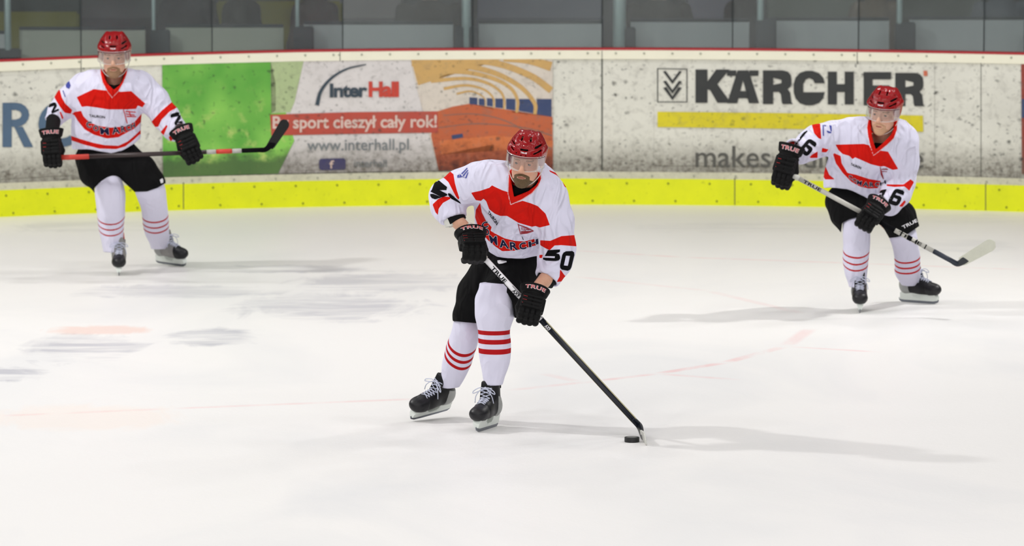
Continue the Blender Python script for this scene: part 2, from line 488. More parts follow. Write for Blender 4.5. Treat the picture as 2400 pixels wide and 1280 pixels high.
board_shape('printed_bench', shape_bm([[(1058, 317), (1084, 313), (1086, 322), (1060, 327)]]), 0.0103, M_bluep, ad)
for w_, q in ((1.5, [(1022, 300), (1120, 290), (1230, 300), (1294, 318)]), (1.5, [(1040, 270), (1120, 268), (1200, 290), (1292, 350)])):
    board_shape('court_line', shape_bm(arc_band(q, w_ * 1.2, w_ * 2)), 0.0103, board_mat('court_line_print', (140, 110, 100)), ad)
# red band with slogan
board_shape('slogan_band', shape_bm([[(633, 269), (820, 263), (1026, 261), (1027, 311), (820, 313), (636, 318)]]), 0.0105, board_mat('red_band_print', (192, 82, 68), low=0.2, specks=0.9), ad)
M_wtxt = board_mat('slogan_white', (226, 200, 190), low=0.2, specks=0.5)
M_dtxt = board_mat('letter_slate', (62, 76, 88), low=0.3, specks=0.25)
M_rtxt = board_mat('letter_red', (206, 72, 58), low=0.3, specks=0.4)
M_gtxt = board_mat('web_address_grey', (128, 134, 138), low=0.3, specks=0.3)
def ad_text(s, box, mat, par, bold=0.0, off=0.0125, sp=1.0, name='lettering', tilt=0.0):
    x0, x1, y0, y1 = box
    bm = warp(text_bm(s, bold, sp), quadmap((x0, y0), (x1, y0 + tilt), (x1, y1 + tilt), (x0, y1)))
    return board_shape(name, bm, off, mat, par)
ad_text('By sport cieszy\u0142 ca\u0142y rok!', (639, 1024, 272, 311), M_wtxt, ad, 0.022, tilt=-3)
ad_text('Inter', (773, 861, 196, 229), M_dtxt, ad, 0.035, sp=0.92, tilt=-1)
ad_text('Hall', (864, 935, 191, 228), M_rtxt, ad, 0.040, sp=0.92)
ad_text('www.interhall.pl', (720, 958, 327, 362), M_gtxt, ad, 0.006, tilt=-2)
ad_text('interhall', (830, 906, 374, 392), M_gtxt, ad, 0.004)
board_shape('logo_arch', shape_bm(arc_band([(743, 247), (752, 214), (776, 184), (812, 162), (858, 151)], 9.5, 2.5)), 0.0125, M_dtxt, ad)
board_shape('logo_badge', shape_bm([[(752, 372), (806, 371), (810, 375), (810, 395), (806, 398), (754, 399), (748, 395), (748, 376)]]), 0.0115, board_mat('badge_navy', (62, 60, 110), low=0.3), ad)
ad_text('f', (772, 783, 376, 395), M_wtxt, ad, 0.02, off=0.0135)

# cleaning company banner
ad2 = board_shape('advertising_banner', shape_bm([[(1534, 150), (2190, 152), (2190, 392), (1534, 388)]]), 0.0055, M_board, None)
tag(ad2, 'black lettered banner on white scuffed boards with yellow bar below the big word', 'banner'); ad2['kind'] = 'thing'
M_blk = board_mat('letter_charcoal', (58, 60, 60), low=0.3, specks=0.15)
def glyph(ch, box, mat, par, tilt=0.0, off=0.0115):
    x0, x1, y0, y1 = box
    bm = warp(shape_bm(GL[ch]), quadmap((x0, y0), (x1, y0 + tilt), (x1, y1 + tilt), (x0, y1)))
    return board_shape('letter', bm, off, mat, par)
for ch, x0, x1, y0, y1 in (('K', 1630, 1708, 163, 241), ('A', 1704, 1779, 165, 242), ('R', 1788, 1857, 165, 244), ('C', 1860, 1933, 166, 247),
                           ('H', 1940, 2001, 168, 245), ('E', 2024, 2090, 169, 247), ('R', 2098, 2166, 171, 249)):
    glyph(ch, (x0, x1, y0, y1), M_blk, ad2)
for x0 in (1704, 1756):
    board_shape('letter_dots', shape_bm([[(x0, 165), (x0 + 22, 165), (x0 + 21, 178), (x0, 178)]]), 0.0113, M_blk, ad2)
fr = [[(1540, 160), (1611, 161), (1611, 163), (1540, 162)], [(1540, 238), (1611, 238), (1611, 240), (1540, 240)],
      [(1540, 160), (1542.2, 160), (1542.2, 240), (1540, 240)], [(1608.8, 161), (1611, 161), (1611, 240), (1608.8, 240)]]
board_shape('logo_frame', shape_bm(fr), 0.0115, M_blk, ad2)
ch = []
for k, (hw, t) in enumerate(((22, 4), (22, 5), (22, 6))):
    y = 168 + k * 15
    yy = y + 8 if k else y
    ch += [[(1576 - hw, yy), (1576 - hw + t + 2, yy - 2), (1576, yy + 20), (1576, yy + 29)],
           [(1576 + hw, yy), (1576 + hw - t - 2, yy - 2), (1576, yy + 20), (1576, yy + 29)]]
board_shape('logo_chevrons', shape_bm(ch), 0.0115, M_blk, ad2)
board_shape('yellow_bar', shape_bm([[(1541, 262), (2163, 271), (2164, 309), (1541, 298)]]), 0.0115, board_mat('bar_yellow', (226, 212, 44), low=0.2, specks=0.9), ad2)
M_mtxt = board_mat('slogan_grey', (92, 92, 88), low=0.2, specks=0.2)
ad_text('makes a difference', (1630, 2164, 341, 392), M_mtxt, ad2, 0.004, off=0.0115, tilt=4)
board_shape('registered_mark', shape_bm([[(2164, 166), (2173, 166), (2174, 178), (2165, 178)]]), 0.0115, board_mat('mark_orange', (222, 116, 84)), ad2)
# banner at the far left
ad3 = board_shape('advertising_banner', shape_bm([[(-320, 200), (175, 168), (177, 410), (-320, 440)]]), 0.0055, M_board, None)
tag(ad3, 'white banner with large slate blue letters behind the player nearest the left edge', 'banner'); ad3['kind'] = 'thing'
M_slb = board_mat('letter_slate_blue', (88, 112, 138), low=0.35, specks=0.15)
def thinR(x0, x1, y0, y1):
    w = x1 - x0; h = y1 - y0
    P = lambda u, v: (x0 + u * w, y1 - v * h)
    arc = [P(.45 + .42 * math.cos(a) * 1.0, .73 + .27 * math.sin(a)) for a in np.linspace(PI / 2, -PI / 2, 9)]
    arci = [P(.45 + .17 * math.cos(a), .73 + .10 * math.sin(a)) for a in np.linspace(PI / 2, -PI / 2, 9)]
    q = [[arc[i], arc[i + 1], arci[i + 1], arci[i]] for i in range(8)]
    q += [[P(0, 0), P(.30, 0), P(.30, 1), P(0, 1)], [P(.26, .84), P(.45, .84), P(.45, 1), P(.26, 1)], [P(.26, .46), P(.45, .46), P(.45, .62), P(.26, .62)],
          [P(.38, .46), P(.66, .46), P(1.0, 0), P(.70, 0)]]
    return q
board_shape('letter', shape_bm(thinR(6, 78, 241, 345)), 0.0115, M_slb, ad3)
q = []
for a, b in zip(np.linspace(0.9, 2 * PI - 0.9, 17)[:-1], np.linspace(0.9, 2 * PI - 0.9, 17)[1:]):
    e = lambda r, t: (144 + 54 * r * math.cos(t), 291 - 54 * r * math.sin(t))
    q.append([e(1, a), e(1, b), e(.62, b), e(.62, a)])
board_shape('letter', shape_bm(q), 0.0115, M_slb, ad3)
ad4 = board_shape('advertising_banner', shape_bm([[(2393, 150), (2700, 160), (2700, 420), (2395, 408)]]), 0.0055, board_mat('maroon_print', (150, 70, 58)), None)
tag(ad4, 'sliver of a dark printed banner at the right edge of the boards', 'banner'); ad4['kind'] = 'thing'
board_shape('blue_patch', shape_bm([[(2394, 232), (2700, 240), (2700, 300), (2394, 276)]]), 0.0085, M_bluep, ad4)

# ------------------------------------------------------------------ ice
def ice_mat():
    k = NT('skated_ice')
    geo = k.n('ShaderNodeNewGeometry').outputs['Position']
    sep = k.n('ShaderNodeSeparateXYZ'); k.l(geo, sep.inputs[0]); X, Y = sep.outputs[0], sep.outputs[1]
    a = k.noise(k.pos((0.5, 0.22, 1)), 1.3, 4, 0.55, 0.8)
    b = k.noise(k.pos((1.2, 0.35, 1)), 2.6, 5, 0.6, 1.2)
    c = k.noise(k.pos((0.3, 0.12, 1)), 0.7, 2)
    col = k.mix(k.ramp(c, 0.35, 0.65), lin((241, 239, 238)), lin((244, 242, 240)))
    col = k.mix(k.math('MULTIPLY', k.ramp(a, 0.44, 0.72), 0.55), col, lin((222, 223, 226)))
    # grey patches: scraped wear and soft shadows, both put into the colour
    def blob(cx, cy, rx, ry, ang=0.0):
        dx = k.math('SUBTRACT', X, cx); dy = k.math('SUBTRACT', Y, cy)
        ca, sa = math.cos(ang), math.sin(ang)
        u = k.math('ADD', k.math('MULTIPLY', dx, ca / rx), k.math('MULTIPLY', dy, sa / rx))
        v = k.math('ADD', k.math('MULTIPLY', dx, -sa / ry), k.math('MULTIPLY', dy, ca / ry))
        r = k.math('SQRT', k.math('ADD', k.math('MULTIPLY', u, u), k.math('MULTIPLY', v, v)))
        return k.ramp(k.math('ADD', r, k.math('MULTIPLY', k.math('SUBTRACT', b, 0.5), 1.6)), 1.15, 0.75)
    def pxblob(x0, x1, y0, y1, ang=0.0):
        c0 = ground((x0 + x1) / 2, (y0 + y1) / 2)
        rx = (ground(x1, (y0 + y1) / 2)[0] - c0[0]); ry = abs(ground(600, y0)[1] - ground(600, y1)[1]) / 2
        return blob(float(c0[0]), float(c0[1]), float(rx), float(ry), ang)
    grey = None
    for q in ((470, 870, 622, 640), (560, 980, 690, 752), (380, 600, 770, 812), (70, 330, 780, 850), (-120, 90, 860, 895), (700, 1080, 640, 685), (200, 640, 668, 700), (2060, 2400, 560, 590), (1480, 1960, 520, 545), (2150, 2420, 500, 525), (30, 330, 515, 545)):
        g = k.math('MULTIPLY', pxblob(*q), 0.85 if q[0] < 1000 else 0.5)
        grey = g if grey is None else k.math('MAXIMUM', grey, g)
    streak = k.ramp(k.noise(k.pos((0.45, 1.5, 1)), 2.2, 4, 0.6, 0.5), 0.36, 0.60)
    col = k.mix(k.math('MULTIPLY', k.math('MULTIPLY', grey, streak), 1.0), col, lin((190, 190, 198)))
    far = k.ramp(Y, 31.0, 39.4)
    col = k.mix(k.math('MULTIPLY', far, 0.75), col, lin((232, 229, 221)))
    # paint under the snow: red smudges
    sm = pxblob(130, 360, 762, 786)
    col = k.mix(k.math('MULTIPLY', sm, 0.55), col, lin((240, 202, 188)))
    sm = pxblob(-60, 420, 950, 1010)
    col = k.mix(k.math('MULTIPLY', sm, 0.30), col, lin((248, 228, 214)))
    def seg(p, q, w, s):
        """a faint painted line between two floor points"""
        p = ground(*p); q = ground(*q); d = q - p; L = float(np.linalg.norm(d[:2])); d = d / L
        ux = k.math('SUBTRACT', X, float(p[0])); uy = k.math('SUBTRACT', Y, float(p[1]))
        t = k.math('ADD', k.math('MULTIPLY', ux, float(d[0])), k.math('MULTIPLY', uy, float(d[1])))
        s_ = k.math('ABSOLUTE', k.math('SUBTRACT', k.math('MULTIPLY', ux, float(d[1])), k.math('MULTIPLY', uy, float(d[0]))))
        m = k.math('MULTIPLY', k.ramp(s_, w, w * 0.45), k.math('MULTIPLY', k.ramp(t, 0.0, 0.12), k.ramp(t, L, L - 0.12)))
        return k.math('MULTIPLY', m, s)
    lines = None
    red = [((0, 975), (400, 958), 0.05, .5), ((400, 958), (980, 935), 0.05, .5), ((1190, 915), (1400, 893), 0.05, .6), ((1400, 893), (1540, 876), 0.045, .8), ((1540, 876), (1700, 850), 0.05, .8),
           ((1700, 850), (1840, 812), 0.05, .8), ((1840, 812), (1900, 770), 0.06, .6), ((1345, 587), (1600, 603), 0.05, .7), ((1600, 603), (2000, 617), 0.05, .5), ((2000, 617), (2400, 632), 0.05, .5),
           ((1840, 812), (2070, 826), 0.04, .6), ((1540, 876), (1740, 891), 0.05, .5), ((1345, 648), (1660, 682), 0.05, .35), ((1660, 682), (1880, 735), 0.05, .35), ((1270, 875), (1360, 896), 0.05, .4)]
    for a_ in red:
        s_ = seg(*a_); lines = s_ if lines is None else k.math('MAXIMUM', lines, s_)
    lines = k.math('MULTIPLY', lines, k.ramp(b, 0.30, 0.60))
    col = k.mix(k.math('MULTIPLY', lines, 0.6), col, lin((236, 178, 178)))
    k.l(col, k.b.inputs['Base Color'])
    k.set(Roughness=0.42, Specular_IOR_Level=0.25)
    k.bump(k.math('ADD', k.noise(k.pos(), 22, 4, 0.65), b), 0.12, 0.02)
    return k.m
bm = bmesh.new(); xs = np.linspace(-16, 16, 9)
v0 = [bm.verts.new((x, 2, 0)) for x in BX]; v1 = [bm.verts.new((x, float(Yb(x)) + 0.02, 0)) for x in BX]
for i in range(len(BX) - 1): bm.faces.new((v0[i], v0[i + 1], v1[i + 1], v1[i]))
for sx in (-1, 1):
    xx = 9 * sx; vs = [bm.verts.new(c) for c in ((xx, 2, 0), (xx + 13 * sx, 2, 0), (xx + 13 * sx, float(Yb(xx)), 0), (xx, float(Yb(xx)) + 0.02, 0))]
    bm.faces.new(vs)
vs = [bm.verts.new(c) for c in ((-22, 2, 0), (22, 2, 0), (22, -16, 0), (-22, -16, 0))]; bm.faces.new(vs)
bmesh.ops.remove_doubles(bm, verts=bm.verts, dist=0.001)
for f in bm.faces:
    if f.normal.z < 0: f.normal_flip()
ice = obj('floor', bm, ice_mat()); ice['kind'] = 'structure'
for p in ice.data.polygons:
    pass
# walkway behind the boards
bm = bmesh.new()
bx(bm, (-14, 36.0, -0.30), (14, 60, -0.06))
wk = obj('floor_walkway', bm, plain('concrete_walkway', (92, 92, 90), 0.8, scale=4)); wk['kind'] = 'structure'

# ------------------------------------------------------------------ shield glass above the boards
def glass_mat():
    k = NT('hazy_shield_glass')
    tr = k.n('ShaderNodeBsdfTransparent'); tr.inputs[0].default_value = (0.86, 0.89, 0.88, 1)
    gl = k.n('ShaderNodeBsdfGlossy'); gl.inputs['Roughness'].default_value = 0.12
    df = k.n('ShaderNodeBsdfDiffuse'); df.inputs[0].default_value = (0.46, 0.52, 0.54, 1)  # mild haze mixed in as pale diffuse; most reflections left out
    m1 = k.n('ShaderNodeMixShader'); m2 = k.n('ShaderNodeMixShader')
    sm = k.ramp(k.noise(k.pos((1, 1, 1)), 3.0, 4, 0.6), 0.3, 0.8)
    k.l(k.math('ADD', k.math('MULTIPLY', sm, 0.05), 0.02), m1.inputs[0]); k.l(tr.outputs[0], m1.inputs[1]); k.l(df.outputs[0], m1.inputs[2])
    m2.inputs[0].default_value = 0.05; k.l(m1.outputs[0], m2.inputs[1]); k.l(gl.outputs[0], m2.inputs[2])
    k.l(m2.outputs[0], k.t.nodes['Material Output'].inputs[0]); k.m.blend_method = 'HASHED' if hasattr(k.m, 'blend_method') else k.m.blend_method
    return k.m
M_glass = glass_mat()
M_gasket = plain('dark_gasket', (36, 44, 46), 0.5)
seams = [-116, 190, 497, 803, 1108, 1411, 1717, 2012, 2306, 2610]
places = ['cut by the left edge', 'behind the player nearest the left edge', 'above the green field print', 'above the curved logo arch',
          'above the indoor court print', 'above the chevron logo', 'above the first half of the big black word', 'above the last letters of the big black word', 'cut by the right edge']
for i in range(len(seams) - 1):
    a = on_board(seams[i], topy(min(max(seams[i], 0), 2400)), -0.03); b = on_board(seams[i + 1], topy(min(max(seams[i + 1], 0), 2400)), -0.03)
    ra = empty('glass_pane', ((a[0] + b[0]) / 2, float(Yb((a[0] + b[0]) / 2)) + 0.03, 1.19)); o0 = Vector(ra.location)
    tag(ra, 'clear shield glass pane on the boards ' + places[i], 'glass pane', 'shield glass panes along the boards')
    bm = bmesh.new(); d = Vector((b[0] - a[0], b[1] - a[1], 0)).normalized()
    zt_ = float(max(Ztop(a[0]), Ztop(b[0]))) + .008
    A = Vector((a[0], a[1], zt_)) + d * 0.006; B = Vector((b[0], b[1], zt_)) - d * 0.006
    nn = Vector((-d.y, d.x, 0)) * 0.012
    vs = []
    for q in (A, B, B + nn, A + nn):
        vs.append(bm.verts.new(q - o0)); vs.append(bm.verts.new(q + Vector((0, 0, 1.6)) - o0))
    for k in range(4):
        j = (k + 1) % 4; bm.faces.new((vs[2 * k], vs[2 * j], vs[2 * j + 1], vs[2 * k + 1]))
    bm.faces.new([vs[1], vs[3], vs[5], vs[7]]); bm.faces.new([vs[0], vs[2], vs[4], vs[6]])
    obj('pane', bm, M_glass, ra)
    bm = bmesh.new(); bx(bm, Vector(a) - o0 + Vector((-0.004, -0.004, 0.006)) , Vector(a) - o0 + Vector((0.004, 0.016, 1.6)))
    obj('gasket', bm, M_gasket, ra)
# ================================================================== behind the shield glass
def zat(py, Y): return float(at(1200, py, Y)[2])
def boxo(name, lo, hi, mat, parent=None, bev=0.0):
    bm = bmesh.new(); bx(bm, lo, hi)
    if bev: bmesh.ops.bevel(bm, geom=list(bm.edges), offset=bev, segments=2, affect='EDGES')
    return obj(name, bm, mat, parent)
M_panel = plain('milky_grey_panel', (176, 182, 184), 0.35, var=0.06, scale=2.0)
M_panel2 = plain('dull_green_grey_panel', (160, 166, 154), 0.4, var=0.08, scale=2.0)
M_post = plain('galvanised_post', (150, 168, 168), 0.4, 0.2, var=0.1)
M_shoe = plain('dark_post_bracket', (34, 44, 48), 0.6, var=0.3)
# barrier panels between the posts
posts = [(18, 16, 0), (360, 9, 1), (697, 10, 1), (1093, 22, 0), (1452, 30, 2), (1782, 16, 1), (2108, 14, 1), (2440, 14, 0)]
YP = 41.4
tops = [75, 66, 60, 53, 51, 47, 44, 42]
where = ['at the left edge', 'behind the left player', 'above the green field print', 'above the wording of the curved arch logo', 'above the indoor court print', 'above the first big black letters', 'above the last big black letters', 'at the right edge']
xs_ = [-330, 45, 388, 712, 1122, 1478, 1806, 2132, 2500]
xe_ = [10, 340, 664, 1062, 1412, 1756, 2084, 2400, 2800]
for i, (a, b) in enumerate(zip(xs_, xe_)):
    if i > 7: break
    z1 = zat(tops[i], YP); xa = float(at(a, 50, YP)[0]); xb = float(at(b, 50, YP)[0])
    r = empty('crowd_barrier', ((xa + xb) / 2, YP, -0.06)); tag(r, 'pale grey spectator barrier panel behind the glass ' + where[i], 'barrier', 'spectator barriers')
    boxo('panel', (-(xb - xa) / 2, 0, 0), ((xb - xa) / 2, .03, z1 + .06), (M_panel2 if i in (1, 2) else M_panel), r)
    boxo('top_edge', (-(xb - xa) / 2, -.006, z1 + .045), ((xb - xa) / 2, .036, z1 + .07), M_shoe, r, .004)
for i, (px, w, k) in enumerate(posts):
    X = float(at(px, 50, YP - .15)[0]); ww = w / 290 / 2
    r = empty('barrier_post', (X, YP - .15, -0.06)); tag(r, 'grey steel barrier post behind the glass, ' + ('number ' if False else '') + ['by the left edge', 'right of the left player\'s helmet', 'above the right end of the green print', 'wide and pale, above the slogan end', 'wide and bluish, right of the long joint', 'left of the big black H', 'above the rightmost player', 'outside the right edge'][i], 'post', 'barrier posts')
    bm = bmesh.new()
    bmesh.ops.create_cone(bm, cap_ends=True, segments=16, radius1=ww, radius2=ww, depth=2.4, matrix=Matrix.Translation((0, 0, 1.2)))
    obj('pole', bm, M_post, r, True)
    zb = zat(118, YP); zt = zat([112, 68, 60, 60, 62, 42, 50, 50][i], YP)
    boxo('bracket', (-.03 if k else -.09, -.03, zb - .1), (.13 if k else .10, .08, zt + .06), M_shoe, r, .01)
    boxo('foot_plate', (-.1, -.08, 0), (.1, .1, .02), M_shoe, r, .005)
# rear wall of the hall with its painted bays, and a long olive bench back
wr = boxo('wall_rear', (-30, 49.0, -0.06), (30, 49.3, 6), plain('dark_hall_wall', (66, 68, 66), 0.8, var=0.15, scale=1.2)); wr['kind'] = 'structure'
bays = [(190, 495, (66, 68, 66), 'dark grey'), (766, 940, (112, 110, 110), 'pale grey'), (1120, 1412, (88, 92, 104), 'slate'), (1612, 1716, (104, 104, 116), 'lilac grey'), (1800, 2008, (78, 88, 76), 'dark green'), (2112, 2302, (60, 68, 58), 'moss green')]
for a, b, c, nm in bays:
    Y = 45.0; xa = float(at(a, 20, Y)[0]); xb = float(at(b, 20, Y)[0])
    r = empty('backdrop_panel', ((xa + xb) / 2, Y, -.06)); tag(r, nm + ' tall cabinet standing behind the barrier, blurred', 'panelling')  # coloured backdrop zones of the hall wall, added as upright boxes
    boxo('body', (-(xb - xa) / 2, 0, 0), ((xb - xa) / 2, .5, 2.1), plain('panelling_' + nm.replace(' ', '_'), c, 0.7, var=0.1, scale=2), r, .01)
    boxo('plinth', (-(xb - xa) / 2 - .01, -.02, 0), ((xb - xa) / 2 + .01, .5, zat(42, Y) + .06), plain('plinth_' + nm.replace(' ', '_'), tuple(int(v * .72) for v in c), 0.8), r, .005)
M_olive = plain('olive_padding', (106, 104, 24), 0.8, var=0.2, scale=3)
for a, b, t_, lb in ((-200, 185, 28, 'olive padded bench back at the left edge behind the barrier'), (505, 802, 3, 'olive padded bench back above the green print behind the barrier')):
    Y = 43.6; xa = float(at(a, 20, Y)[0]); xb = float(at(b, 20, Y)[0])
    r = empty('bench', ((xa + xb) / 2, Y, -.06)); tag(r, lb, 'bench')
    z = zat(t_, Y) + .06
    boxo('back_pad', (-(xb - xa) / 2, 0, .75), ((xb - xa) / 2, .08, z), M_olive, r, .02)
    boxo('seat', (-(xb - xa) / 2, -.42, .42), ((xb - xa) / 2, .02, .50), M_olive, r, .02)
    for x_ in (-(xb - xa) / 2 + .1, (xb - xa) / 2 - .14): boxo('leg', (x_, -.38, 0), (x_ + .04, .05, .44), M_shoe, r)
# ================================================================== signed-distance modelling kit
def V3(*a): return np.array(a, float)
def smin(a, b, k):
    if k <= 0: return np.minimum(a, b)
    h = np.clip(0.5 + 0.5 * (b - a) / k, 0, 1)
    return b * (1 - h) + a * h - k * h * (1 - h)
def smax(a, b, k): return -smin(-a, -b, k)
def rc(a, b, ra, rb, squash=None):
    """tapered round limb from a to b"""
    a = np.asarray(a, float); b = np.asarray(b, float); d = b - a; L2 = float(d @ d) + 1e-12
    def f(P):
        q = P - a; h = np.clip(q @ d / L2, 0, 1)
        r = q - h[:, None] * d
        if squash is not None:
            ax, k = squash; c = r @ ax; r = r + (c * (k - 1))[:, None] * ax
        return np.sqrt((r * r).sum(1)) - (ra + (rb - ra) * h)
    return f
def el(c, r, R=None):
    c = np.asarray(c, float); r = np.asarray(r, float)
    def f(P):
        q = P - c
        if R is not None: q = q @ R
        k0 = np.sqrt(((q / r) ** 2).sum(1)); k1 = np.sqrt(((q / (r * r)) ** 2).sum(1)) + 1e-9
        return k0 * (k0 - 1) / k1
    return f
def rbox(c, hs, rad, R=None):
    c = np.asarray(c, float); hs = np.asarray(hs, float) - rad
    def f(P):
        q = P - c
        if R is not None: q = q @ R
        q = np.abs(q) - hs
        return np.sqrt((np.maximum(q, 0) ** 2).sum(1)) + np.minimum(q.max(1), 0) - rad
    return f
def chain(pts, k=0.0):
    """limb through (point, radius) pairs"""
    fs = [rc(p[0], q[0], p[1], q[1]) for p, q in zip(pts, pts[1:])]
    def f(P):
        d = fs[0](P)
        for g in fs[1:]: d = smin(d, g(P), k)
        return d
    return f
def union(items):
    def f(P):
        d = items[0][0](P)
        for g, k in items[1:]: d = smin(d, g(P), k)
        return d
    return f
def loft(sl, cap=True):
    """stack of level ellipses (z, cx, cy, rx, ry)"""
    sl = np.array(sorted(sl, key=lambda s: s[0]), float)
    z = sl[:, 0]
    m = np.zeros_like(sl[:, 1:])
    for j in range(1, 5): m[:, j - 1] = np.gradient(sl[:, j], z)
    def f(P):
        zz = np.clip(P[:, 2], z[0], z[-1])
        i = np.clip(np.searchsorted(z, zz) - 1, 0, len(z) - 2)
        h = z[i + 1] - z[i]; t = (zz - z[i]) / h
        h00 = 2 * t ** 3 - 3 * t ** 2 + 1; h10 = t ** 3 - 2 * t ** 2 + t; h01 = -2 * t ** 3 + 3 * t ** 2; h11 = t ** 3 - t ** 2
        v = [h00 * sl[i, j] + h10 * h * m[i, j - 1] + h01 * sl[i + 1, j] + h11 * h * m[i + 1, j - 1] for j in range(1, 5)]
        k = np.sqrt(((P[:, 0] - v[0]) / v[2]) ** 2 + ((P[:, 1] - v[1]) / v[3]) ** 2)
        d = (k - 1) * np.minimum(v[2], v[3]) * 0.85
        return np.maximum(d, np.maximum(z[0] - P[:, 2], P[:, 2] - z[-1]))
    return f
def inframe(f, c, R, s=1.0):
    c = np.asarray(c, float)
    return lambda P: f((P - c) @ R / s) * s
def poly_sd(x, y, poly):
    """signed distance to a polygon, positive inside"""
    poly = np.asarray(poly, float); n = len(poly)
    d = np.full(x.shape, 1e18); ins = np.zeros(x.shape, bool)
    for i in range(n):
        ax, ay = poly[i]; bx_, by_ = poly[(i + 1) % n]
        ex, ey = bx_ - ax, by_ - ay; wx, wy = x - ax, y - ay
        t = np.clip((wx * ex + wy * ey) / (ex * ex + ey * ey + 1e-12), 0, 1)
        d = np.minimum(d, (wx - ex * t) ** 2 + (wy - ey * t) ** 2)
        c = (ay > y) != (by_ > y)
        with np.errstate(divide='ignore', invalid='ignore'):
            xi = ex * (y - ay) / (ey if ey != 0 else 1e-12) + ax
        ins ^= c & (x < xi)
    d = np.sqrt(d)
    return np.where(ins, d, -d)
def nets(f, lo, hi, h, fine=None):
    """surface nets over a box; fine=(lo,hi,h) narrows the spacing inside a sub-box"""
    ax = []
    for i in range(3):
        if fine is None: ax.append(np.arange(lo[i], hi[i] + h, h))
        else:
            a = list(np.arange(lo[i], fine[0][i], h)); b = list(np.arange(fine[0][i], fine[1][i], fine[2])); c = list(np.arange(fine[1][i], hi[i] + h, h))
            ax.append(np.array(a + b + c))
    xs, ys, zs = ax
    n = [len(a) for a in ax]
    B = 6
    Fv = np.empty(n, np.float32)
    nb = [-(-m // B) for m in n]
    cen = [np.array([(a[i * B] + a[min((i + 1) * B - 1, len(a) - 1)]) / 2 for i in range(m)]) for a, m in zip(ax, nb)]
    rad = [np.array([(a[min((i + 1) * B, len(a) - 1)] - a[max(i * B - 1, 0)]) / 2 for i in range(m)]) for a, m in zip(ax, nb)]
    G = np.stack(np.meshgrid(*cen, indexing='ij'), -1).reshape(-1, 3)
    Rr = np.sqrt(sum(r ** 2 for r in np.meshgrid(*rad, indexing='ij'))).reshape(-1)
    fc = f(G)
    act = (np.abs(fc) < Rr * 1.5 + 0.012).reshape(nb); sg = np.sign(fc).reshape(nb)
    big = np.repeat(np.repeat(np.repeat(act, B, 0), B, 1), B, 2)[:n[0], :n[1], :n[2]]
    bs = np.repeat(np.repeat(np.repeat(sg, B, 0), B, 1), B, 2)[:n[0], :n[1], :n[2]]
    Fv[:] = bs
    I = np.nonzero(big)
    P = np.stack((xs[I[0]], ys[I[1]], zs[I[2]]), 1)
    out = np.empty(len(P), np.float32)
    for s in range(0, len(P), 300000): out[s:s + 300000] = f(P[s:s + 300000])
    Fv[I] = out
    ins = Fv < 0
    cs = [(a, b, c) for a in (0, 1) for b in (0, 1) for c in (0, 1)]
    sub = lambda A, o: A[o[0]:n[0] - 1 + o[0], o[1]:n[1] - 1 + o[1], o[2]:n[2] - 1 + o[2]]
    cnt = sum(sub(ins, o).astype(np.int8) for o in cs)
    mask = (cnt > 0) & (cnt < 8)
    ci = np.nonzero(mask)
    idx = -np.ones(mask.shape, np.int32); idx[ci] = np.arange(len(ci[0]))
    val = {o: Fv[ci[0] + o[0], ci[1] + o[1], ci[2] + o[2]] for o in cs}
    acc = np.zeros((len(ci[0]), 3)); num = np.zeros(len(ci[0]))
    for o in cs:
        for axi in range(3):
            if o[axi]: continue
            q = list(o); q[axi] = 1; q = tuple(q)
            a, b = val[o], val[q]; m = (a < 0) != (b < 0)
            t = np.where(m, a / np.where(m, a - b, 1), 0)
            p = np.array(o, float)[None].repeat(len(t), 0); p[:, axi] = t
            acc += p * m[:, None]; num += m
    u = acc / num[:, None]
    V = np.stack([ax[i][ci[i]] + u[:, i] * (ax[i][ci[i] + 1] - ax[i][ci[i]]) for i in range(3)], 1)
    Q = []
    for axi in range(3):
        o1, o2 = [(1, 2), (2, 0), (0, 1)][axi]
        A = [slice(None)] * 3; Bq = [slice(None)] * 3
        A[axi] = slice(0, n[axi] - 1); Bq[axi] = slice(1, n[axi])
        m = ins[tuple(A)] != ins[tuple(Bq)]
        e = np.nonzero(m); e = np.stack(e, 1)
        ok = (e[:, o1] > 0) & (e[:, o2] > 0) & (e[:, o1] < n[o1] - 1) & (e[:, o2] < n[o2] - 1)
        e = e[ok]
        def cell(d1, d2):
            q = e.copy(); q[:, o1] += d1; q[:, o2] += d2
            return idx[q[:, 0], q[:, 1], q[:, 2]]
        quad = np.stack((cell(-1, -1), cell(0, -1), cell(0, 0), cell(-1, 0)), 1)
        fl = ~ins[e[:, 0], e[:, 1], e[:, 2]]
        quad[fl] = quad[fl][:, ::-1]
        Q.append(quad)
    Q = np.concatenate(Q)
    Q = Q[(Q >= 0).all(1)]
    # settle the points on the surface
    e = 0.0012
    for _ in range(2):
        d = f(V); g = np.stack([f(V + np.eye(3)[i] * e) - f(V - np.eye(3)[i] * e) for i in range(3)], 1) / (2 * e)
        gn = np.maximum((g * g).sum(1), 0.25)
        stp = np.clip(d / gn, -h * 0.6, h * 0.6)
        V = V - g * (stp * 0.8)[:, None]
    return V, Q
def vnormals(V, Q):
    n = np.cross(V[Q[:, 2]] - V[Q[:, 0]], V[Q[:, 3]] - V[Q[:, 1]])
    N = np.zeros_like(V)
    for k in range(4): np.add.at(N, Q[:, k], n)
    return N / (np.linalg.norm(N, axis=1, keepdims=True) + 1e-12)
def bvh_of(V, Q): return BVHTree.FromPolygons([tuple(v) for v in V], [tuple(int(i) for i in q) for q in Q])
CAM = Vector((0, 0, CAM_H))
